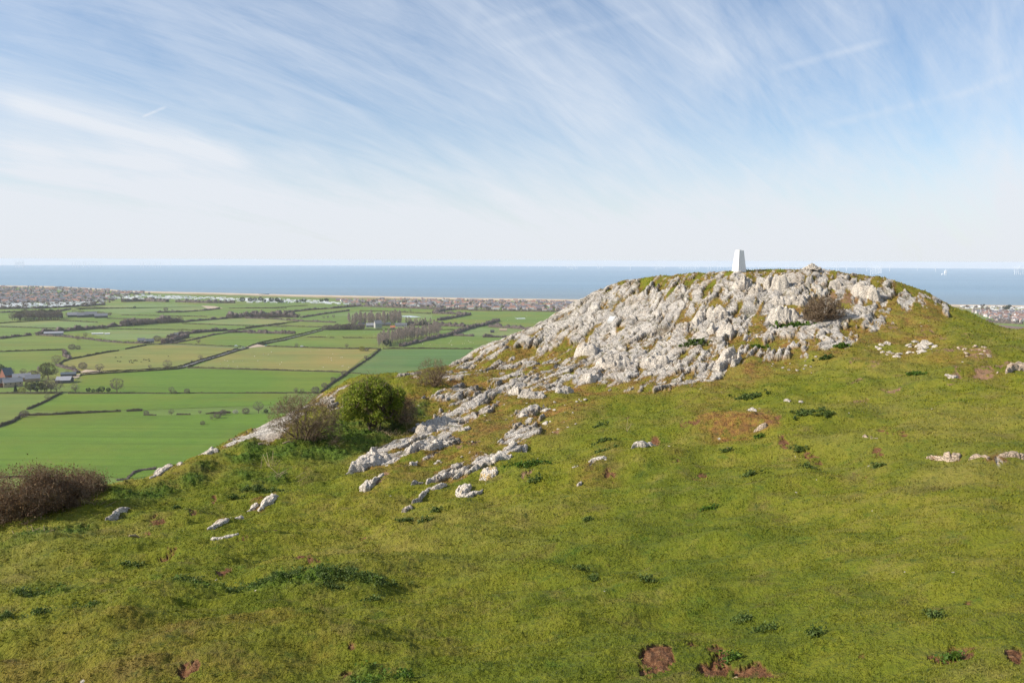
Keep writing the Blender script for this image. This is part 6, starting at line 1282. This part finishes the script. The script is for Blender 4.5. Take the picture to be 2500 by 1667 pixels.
def fill(k, poly, n):
    P = px(k, poly); lo, hi = P.min(0), P.max(0); out = []
    while len(out) < n:
        q = lo+(hi-lo)*rgh.random((400, 2)); q = q[inpoly(P, q[:, 0], q[:, 1])]; out += list(q)
    return [onplain(q[0], q[1]) for q in out[:n]]
def settle(protos, name, regions, limit, cat, stuffname):
    allp = []
    for k, poly, n, label, group, yaw in regions:
        for p in fill(k, poly, n): allp.append((np.linalg.norm(p), p, label, group, yaw+rgh.choice([0, math.pi/2, 0])+rgh.normal()*.12, int(rgh.integers(0, len(protos)))))
    allp.sort(key=lambda t: t[0]); SV = []; SF = []; SM = []; mats = []
    for i, (r, p, label, group, yaw, pi) in enumerate(allp):
        if i < limit:
            o = link(name, protos[pi], loc=p, rz=yaw); tag(o, label, cat, group)
        else:
            me = protos[pi]; c, s = math.cos(yaw), math.sin(yaw); b = len(SV)
            SV += [(p[0]+v.co.x*c-v.co.y*s, p[1]+v.co.x*s+v.co.y*c, p[2]+v.co.z) for v in me.vertices]
            for f in me.polygons:
                mt = me.materials[f.material_index]
                if mt not in mats: mats.append(mt)
                SF.append(tuple(b+j for j in f.vertices)); SM.append(mats.index(mt))
    if SV:
        me = bpy.data.meshes.new(stuffname); me.from_pydata(SV, [], SF)
        for mt in mats: me.materials.append(mt)
        me.polygons.foreach_set('material_index', SM); me.update(); tag(link(stuffname, me), kind='stuff')
settle(HP, 'house', [
 ('L1',[(-80,338),(300,342),(600,352),(880,366),(960,378),(1200,385),(1240,400),(1000,408),(820,425),(970,440),(880,455),(700,465),(480,468),(0,478),(-80,478)],760,'small brick house packed into the town on the left shore','houses of the left shore town',.2),
 ('L2',[(640,395),(900,390),(1200,388),(1600,394),(2352,408),(2340,440),(2280,468),(1900,466),(1500,452),(1100,440),(760,428)],560,'small red or brown roofed house in the seaside estate','houses of the seaside estate',.05),
 ('K4',[(1720,560),(2420,580),(2420,690),(2100,690),(1950,640)],170,'small house in the town seen right of the knoll','houses of the right hand town',.1)], 290, 'house', 'distant_houses')
settle([CP], 'static_caravan', [
 ('L1',[(-80,480),(480,468),(860,452),(880,478),(500,506),(0,514),(-80,516)],300,'white holiday caravan in the park below the left town','caravans below the left town',.3),
 ('L1',[(830,418),(1200,408),(1600,418),(1940,432),(2400,440),(2400,462),(1900,455),(1500,440),(1000,440)],330,'white holiday caravan in the long park by the beach','caravans of the long beach park',.1),
 ('L2',[(0,380),(300,382),(640,395),(760,405),(760,425),(400,412),(0,410)],120,'white holiday caravan beside the seaside estate','caravans beside the seaside estate',.1),
 ('K4',[(1590,505),(2420,520),(2420,570),(1760,560)],120,'white holiday caravan in the right hand park','caravans of the right hand park',.1)], 290, 'caravan', 'distant_caravans')
def town_trees():
    Cs = []
    for k, poly, n in [('L1',[(-80,345),(880,372),(1200,390),(960,440),(860,480),(0,515),(-80,515)],430),('L2',[(640,395),(2352,405),(2280,468),(1100,440)],240),('K4',[(1600,510),(2420,530),(2420,700),(2100,700)],70)]:
        for p in fill(k, poly, n):
            s = rgh.uniform(4, 9); c, d = ellcloud(26, (0, 0, s*.5), (s*.6, s*.6, s*.5), rgh, .4); Cs.append(c+p)
    V, F = leaf_cloud(np.concatenate(Cs), 2.2, .2, rgh); tag(link('town_trees', mesh_from('town_trees', V, F, M_TREEL, False)), kind='stuff')
town_trees()
# dark wooden groyne on the beach and small buildings there
def groyne():
    A = onplain(632, 719.6, SEA+1.2); B = onplain(657, 719.0, SEA+1.2); m = MB(); m.tube([A, B], [2.0, 3.0], 6)
    tag(link('groyne', m.mesh('groyne', M_DKW)), 'dark breakwater lying on the beach of the plain', 'breakwater')
groyne()

# ------------------------------------------------------------------ cattle, sheep, vehicles
def quadruped(name, body, head, hh):
    m = MB(); L, H = 2.0, 1.35
    m.tube([(-.95, 0, 1.0), (-.7, 0, 1.02), (0, 0, .98), (.6, 0, 1.03), (.85, 0, 1.08)], [.18, .36, .40, .38, .22], 8)
    m.tube([(.8, 0, 1.1), (1.15, 0, hh+.12), (1.3, 0, hh+.05)], [.2, .15, .13], 6); m.tube([(1.25, 0, hh+.1), (1.65, 0, hh-.08)], [.15, .09], 6)
    for x in (-.7, .62):
        for y in (-.2, .2): m.tube([(x, y, .95), (x+.03, y, .5), (x, y, 0)], [.15, .09, .065], 5)
    m.tube([(-.95, 0, 1.15), (-1.1, 0, .9), (-1.1, 0, .5)], [.04, .03, .04], 4)
    for y in (-.16, .16): m.tube([(1.25, y, hh+.18), (1.2, y*1.7, hh+.22)], [.05, .02], 4)
    return m.mesh(name, body, True)
M_COW = mat_simple('black_hide', (.022, .02, .02), .3, 2); M_WOOL = mat_simple('white_wool', (.62, .58, .50), .1, 2)
cow = [quadruped('cow', M_COW, 0, .35), quadruped('cow', M_COW, 0, 1.2)]; sheep = quadruped('sheep', M_WOOL, 0, .35)
for i, (x, y) in enumerate([(950,920),(993,917),(965,952),(985,955),(1060,948),(1075,945),(1100,947),(1122,947),(1063,960),(1090,964),(1158,958),(1180,938),(1195,940),(1220,937),(1225,950),(1380,910),(1575,950),(1080,962),(1110,943),(1205,942)]):
    p = onplain(*px('L1', [(x, y)])[0]); tag(link('cow', cow[i % 2], loc=p, rz=rgh.random()*6.28, s=1.15), 'black cow grazing in the tan field' if i < 15 or i > 16 else ['black cow alone right of the herd in the tan field', 'black cow by the lane hedge at the right of the tan field'][i-15], 'cow', 'black cattle in the tan field')
for k, poly, n, lab in [('P',[(480,895),(640,850),(900,856),(850,900)],26,'white sheep grazing in the right tan field'),('L2',[(1160,720),(1450,680),(1680,680),(1600,730)],16,'white sheep in the field right of the poplar rows'),('L2',[(1450,540),(1600,520),(2150,500),(2080,570)],14,'white sheep in the field near the knoll edge'),('L2',[(450,640),(900,620),(1000,650),(600,650)],6,'white sheep in the field below the grey farm')]:
    for p in fill(k, poly, n): tag(link('sheep', sheep, loc=p, rz=rgh.random()*6.28, s=.7), lab, 'sheep', 'sheep on the plain')
def vehicle(name, k, x, y, L, Hh, col, label, cat, rz=.3):
    p = onplain(*px(k, [(x, y)])[0], PLAIN+.5); root = bpy.data.objects.new(name, None); COL.objects.link(root); root.location = p; root.rotation_euler = (0, 0, rz); tag(root, label, cat)
    mt = mat_simple('vehicle_paint', col, .05, 1, .35, spec=.5); m = MB(); h1 = .95 if Hh < 1.8 else Hh*.55
    V = [(-L/2, -.9, .35), (L/2, -.9, .35), (L/2, .9, .35), (-L/2, .9, .35), (-L/2, -.9, h1), (L/2, -.9, h1*.85), (L/2, .9, h1*.85), (-L/2, .9, h1)]
    m.add(V, [(0, 3, 2, 1), (4, 5, 6, 7), (0, 1, 5, 4), (1, 2, 6, 5), (2, 3, 7, 6), (3, 0, 4, 7)]); link('body', m.mesh('body', mt), root)
    m = MB(); a, b = -L*.45, L*.18; m.add([(a, -.85, h1), (b+.6, -.85, h1*.9), (b+.6, .85, h1*.9), (a, .85, h1), (a+.25, -.72, Hh), (b, -.72, Hh), (b, .72, Hh), (a+.25, .72, Hh)], [(4, 5, 6, 7), (0, 1, 5, 4), (1, 2, 6, 5), (2, 3, 7, 6), (3, 0, 4, 7)]); link('cabin', m.mesh('cabin', mt if Hh > 1.8 else M_GLASS), root)
    for sx in (-.3, .3):
        for sy in (-.85, .85):
            m = MB(); m.tube([(sx*L, sy-.1, .34), (sx*L, sy+.1, .34)], [.34, .34], 12); link('wheel', m.mesh('wheel', M_DARK), root)
vehicle('van', 'L1', 1938, 826, 5.5, 2.4, (.8, .8, .8), 'white van parked by the hedge left of the road junction', 'van'); vehicle('car', 'L1', 1995, 832, 4.3, 1.5, (.6, .65, .72), 'pale car on the lane near the road junction', 'car', .6)
vehicle('van', 'L2', 404, 726, 5.5, 2.3, (.82, .82, .82), 'white van by the hedge above the tan field', 'van'); vehicle('tractor', 'L1', 2185, 824, 5.0, 2.6, (.16, .32, .25), 'green farm vehicle right of the road junction', 'farm vehicle', .4); vehicle('car', 'L2', 458, 580, 4.2, 1.5, (.75, .75, .75), 'tiny white car in the far hedge gap', 'car')

# ------------------------------------------------------------------ offshore wind turbines (things)
M_TURB = mat_simple('turbine_white', (.66, .67, .68), .02, .01, rand=False); M_BASE = mat_simple('yellow_transition', (.55, .42, .08), .1, .1)
def turbine_meshes():
    m = MB(); m.tube([(0, 0, -6), (0, 0, 75)], [3.6, 2.4], 10); tw = m.mesh('tower', M_TURB)
    m = MB(); m.box(-5, 5, -2.2, 2.2, 74, 79); nc = m.mesh('nacelle', M_TURB)
    rot = []
    for a0 in (0, 35, 75):
        m = MB()
        for b in range(3):
            a = R_(a0+120*b); d = np.array([0, math.sin(a), math.cos(a)]); c = np.array([-6, 0, 76.5]); m.tube([c, c+d*12, c+d*45], [1.2, 1.9, .5], 5)
        m.tube([(-7.5, 0, 76.5), (-5, 0, 76.5)], [.6, 1.6], 8); rot.append(m.mesh('rotor', M_TURB))
    return tw, nc, rot
TW, NCM, ROT = turbine_meshes(); tcount = [0]
def turbine(x, ybase, lab, grp, s=1.0, d=None):
    if d is None: p = onplain(x, ybase, SEA)
    else:
        v = ray(x, 636); h = math.hypot(v[0], v[1]); p = np.array([v[0]/h*d, v[1]/h*d, SEA])
    o = bpy.data.objects.new('wind_turbine', None); COL.objects.link(o); o.location = p; o.rotation_euler = (0, 0, R_(62)+math.pi/2*0); o.scale = (s, s, s); tag(o, lab, 'wind turbine', grp)
    link('tower', TW, o); link('nacelle', NCM, o); link('rotor', ROT[tcount[0] % 3], o); tcount[0] += 1
rg = np.random.default_rng(88)
G = 'offshore wind turbines'
for x, y in [(885,281),(906,276),(926,272),(944,270),(958,268),(972,266),(984,264)]: turbine(1900+x*.2551, 600+y*.2551, 'white turbine in the tight row just right of the summit heap', G)
for x in (2262, 2280, 2300, 2318, 2336, 2352): turbine(1900+x*.2551, 600+281*.2551-1, 'white turbine in the row at the far right border', G)
for x, y, l in [(1505,250,'tall lone turbine over the sea, left of the substation'),(1065,247,'lone turbine right of the tight row'),(845,246,'lone turbine just left of the tight row'),(750,238,'faint turbine above the right slope of the knoll, right one'),(652,243,'faint turbine above the right slope of the knoll, middle one'),(556,243,'faint turbine above the right slope of the knoll, left one'),(470,236,'faint turbine close right of the summit heap'),(1330,240,'tiny faint turbine far out before the tall lone one')]: turbine(1900+x*.2551, 600+y*.2551, l, G, 1.0 if y > 241 else .8)
turbine(1350+635*.2976, 600+200*.2976, 'brightest lone turbine over the sea left of the knoll', G, 1.1)
for a, b, n, l in [(118,195,8,'faint turbine in the first cluster left of the bright lone one'),(365,408,5,'faint turbine in the cluster nearest the bright lone one'),(840,915,8,'faint turbine in the cluster right of the bright lone one'),(1035,1195,13,'faint turbine in the wide cluster left of the white pillar'),(1270,1475,9,'turbine standing just left of the white pillar'),(1620,1830,11,'turbine standing just right of the white pillar'),(1880,2050,7,'turbine between the pillar and the summit heap'),(2150,2340,6,'turbine just behind the summit heap')]:
    for i in range(n): turbine(1350+(a+(b-a)*(i+.3*rg.random())/max(1, n-1))*.2976, 0, l, G, 1.0, rg.uniform(13500, 17500))
for i in range(34): turbine(600+(480+(2350-480)*(i+.5*rg.random())/34)*.34014, 0, 'tiny hazy turbine on the horizon in the middle of the view', G, .95, rg.uniform(16500, 19500))
for a, b, n in [(125,190,7),(585,835,12),(1145,1315,8),(1398,1404,1)]:
    for i in range(n): turbine((a+(b-a)*(i+.4*rg.random())/max(1, n-1))*.29762, 0, {125: 'tiny hazy turbine in the leftmost horizon cluster', 585: 'tiny hazy turbine in the second horizon cluster from left', 1145: 'tiny hazy turbine in the third horizon cluster from left', 1398: 'single hazy turbine right of the left clusters'}[a], G, 1.15, rg.uniform(15000, 17500))
def substation():
    p = onplain(1900+1600*.2551, 600+281*.2551, SEA); m = MB(); m.box(-14, 14, -12, 12, 24, 62)
    for x in (-10, 10):
        for y in (-8, 8): m.tube([(x, y, -5), (x, y, 26)], [2.2, 2.2], 6)
    m.box(-4, 4, -4, 4, 62, 80); tag(link('offshore_platform', m.mesh('offshore_platform', M_WHITE), loc=p, s=.8), 'squat white offshore platform on legs among the turbines', 'platform')
    p = onplain(1900+1578*.2551, 600+277*.2551, SEA); m = MB(); m.add([(-22, -5, 0), (20, -5, 0), (28, 0, 0), (20, 5, 0), (-22, 5, 0), (-22, -6, 7), (20, -6, 8), (31, 0, 10), (20, 6, 8), (-22, 6, 7)], [(0, 1, 6, 5), (1, 2, 7, 6), (2, 3, 8, 7), (3, 4, 9, 8), (4, 0, 5, 9), (5, 6, 7, 8, 9)]); m.box(-16, 2, -4, 4, 7, 16); tag(link('work_boat', m.mesh('work_boat', M_WHITE), loc=p, rz=.3), 'small white work boat beside the offshore platform', 'boat')
substation()

# ------------------------------------------------------------------ haze, sun, sky
def haze():
    m = bpy.data.materials.new('haze_air'); m.use_nodes = True; nt = m.node_tree; nt.nodes.clear()
    out = nt.nodes.new('ShaderNodeOutputMaterial'); v = nt.nodes.new('ShaderNodeVolumePrincipled'); v.inputs['Color'].default_value = (.80, .865, .96, 1); v.inputs['Density'].default_value = HAZE; v.inputs['Anisotropy'].default_value = 0.0
    nt.links.new(v.outputs[0], out.inputs['Volume'])
    b = MB(); b.box(-22600, 22600, -22600, 22600, SEA-4, 6); tag(link('haze', b.mesh('haze', m)), kind='stuff')
HAZE = 4.6e-5
haze()
SUN_AZ, SUN_EL = R_(-106), R_(33)
L = bpy.data.lights.new('sun', 'SUN'); L.energy = 5.0; L.angle = R_(.53); L.color = (1, .93, .82)
so = bpy.data.objects.new('sun', L); COL.objects.link(so); so.location = (-40, -8, 40)
sd = Vector((math.sin(SUN_AZ)*math.cos(SUN_EL), math.cos(SUN_AZ)*math.cos(SUN_EL), math.sin(SUN_EL))); so.rotation_euler = sd.to_track_quat('Z', 'Y').to_euler()
w = bpy.data.worlds.new('World'); scn.world = w; w.use_nodes = True; nt = w.node_tree; nt.nodes.clear(); n = NT(nt)
wo = nt.nodes.new('ShaderNodeOutputWorld'); bg = nt.nodes.new('ShaderNodeBackground'); nt.links.new(bg.outputs[0], wo.inputs[0])
tc = n.node('ShaderNodeTexCoord').outputs['Generated']
sky = n.node('ShaderNodeTexSky', sky_type='NISHITA'); sky.sun_disc = False; sky.sun_elevation = SUN_EL; sky.sun_rotation = SUN_AZ; sky.altitude = 150; sky.air_density = 1.0; sky.dust_density = .6; sky.ozone_density = 1.6
up = n.vmath('MAXIMUM', tc, (-2, -2, .004)).outputs[0]; up = n.vmath('NORMALIZE', up).outputs[0]; n.set(sky.inputs[0], up)
sx = n.node('ShaderNodeSeparateXYZ'); n.set(sx.inputs[0], up); zz = sx.outputs[2]
den = n.math('ADD', zz, .38)
cmb = n.node('ShaderNodeCombineXYZ'); n.set(cmb.inputs[0], n.math('DIVIDE', sx.outputs[0], den)); n.set(cmb.inputs[1], n.math('DIVIDE', sx.outputs[1], den))
def mapped(rot, sc, loc=(0, 0, 0)):
    m = n.node('ShaderNodeMapping', vector_type='TEXTURE'); n.set(m.inputs[0], cmb.outputs[0]); m.inputs['Rotation'].default_value = (0, 0, R_(rot)); m.inputs['Scale'].default_value = (1/sc[0], 1/sc[1], 1); m.inputs['Location'].default_value = loc; return m.outputs[0]
c1 = n.noise(1.0, 9, .60, vec=mapped(-50, (1.9, .42, 1), (3.1, 1.7, 0)), dist=.7)
c2 = n.noise(1.0, 10, .66, vec=mapped(-34, (5, .95, 1), (9, 4, 0)), dist=.9)
c3 = n.noise(1.0, 6, .55, vec=mapped(25, (1.5, .6, 1), (1, 8, 0)), dist=.3)
c4 = n.noise(1.0, 12, .7, vec=mapped(-46, (17, 2.6, 1), (2, 1, 0)), dist=.8)
s = n.math('ADD', n.math('MULTIPLY', c1, .30), n.math('ADD', n.math('MULTIPLY', c2, .28), n.math('ADD', n.math('MULTIPLY', c3, .22), n.math('MULTIPLY', c4, .20))))
cov = n.rng(s, .42, .61, .08, .76)
low = n.rng(zz, .26, .0, 0, .34); hor = n.rng(zz, .15, .01, 0, .66)
cl = n.math('MINIMUM', n.math('ADD', n.math('MULTIPLY', cov, .9), n.math('ADD', n.math('MULTIPLY', low, c1), hor)), .97)
# condensation trails: thin great-circle arcs in the sky
def trail(a, b, wd, st):
    global cl
    e1 = Vector(ray(*a)); e2 = Vector(ray(*b)); nr_ = e1.cross(e2).normalized(); mid = (e1+e2).normalized(); half = mid.dot(e1)
    d = n.math('ABSOLUTE', n.vmath('DOT_PRODUCT', up, tuple(nr_)).outputs['Value']); wob = n.math('MULTIPLY', n.math('SUBTRACT', c4, .5), .004)
    k = n.rng(n.math('ADD', d, wob), wd, wd*.15, 0, st); g = n.rng(n.vmath('DOT_PRODUCT', up, tuple(mid)).outputs['Value'], half, half+(1-half)*.5, 0, 1)
    cl = n.math('MINIMUM', n.math('ADD', cl, n.math('MULTIPLY', n.math('MULTIPLY', k, g), n.rng(c2, .3, .6, .35, 1))), .98)
for t in [((345,287),(408,260),.0016,.5),((1150,70),(1400,2),.005,.14),((1200,118),(1620,28),.005,.13),((1880,175),(2190,92),.0045,.26),((1990,312),(2400,218),.005,.24),((1660,230),(1960,0),.02,.16),((2330,235),(2500,175),.005,.15),((1120,120),(1165,0),.01,.12),((-60,236),(640,402),.016,.62),((-60,405),(700,512),.015,.5),((-40,355),(470,410),.010,.4),((690,345),(1080,470),.016,.24)]: trail(t[0], t[1], t[2]*1.3, t[3]*.65)
cloudc = n.mix(n.rng(zz, 0, .35), (6.1, 6.35, 6.75), (6.2, 6.7, 7.4))
skyc = n.mix(1.0, sky.outputs[0], (.95, 1.03, 1.12), 'MULTIPLY')
n.set(bg.inputs[0], n.mix(cl, skyc, cloudc)); bg.inputs[1].default_value = .097

scn.view_settings.view_transform = 'Standard'; scn.view_settings.look = 'None'; scn.view_settings.exposure = 0.43; scn.view_settings.gamma = 1
scn.render.engine = 'CYCLES'; scn.cycles.use_denoising = True; scn.cycles.denoising_prefilter = 'NONE'; scn.cycles.max_bounces = 6; scn.cycles.diffuse_bounces = 2; scn.cycles.glossy_bounces = 2; scn.cycles.transmission_bounces = 2; scn.cycles.volume_bounces = 1; scn.cycles.transparent_max_bounces = 8; scn.cycles.sample_clamp_indirect = 6
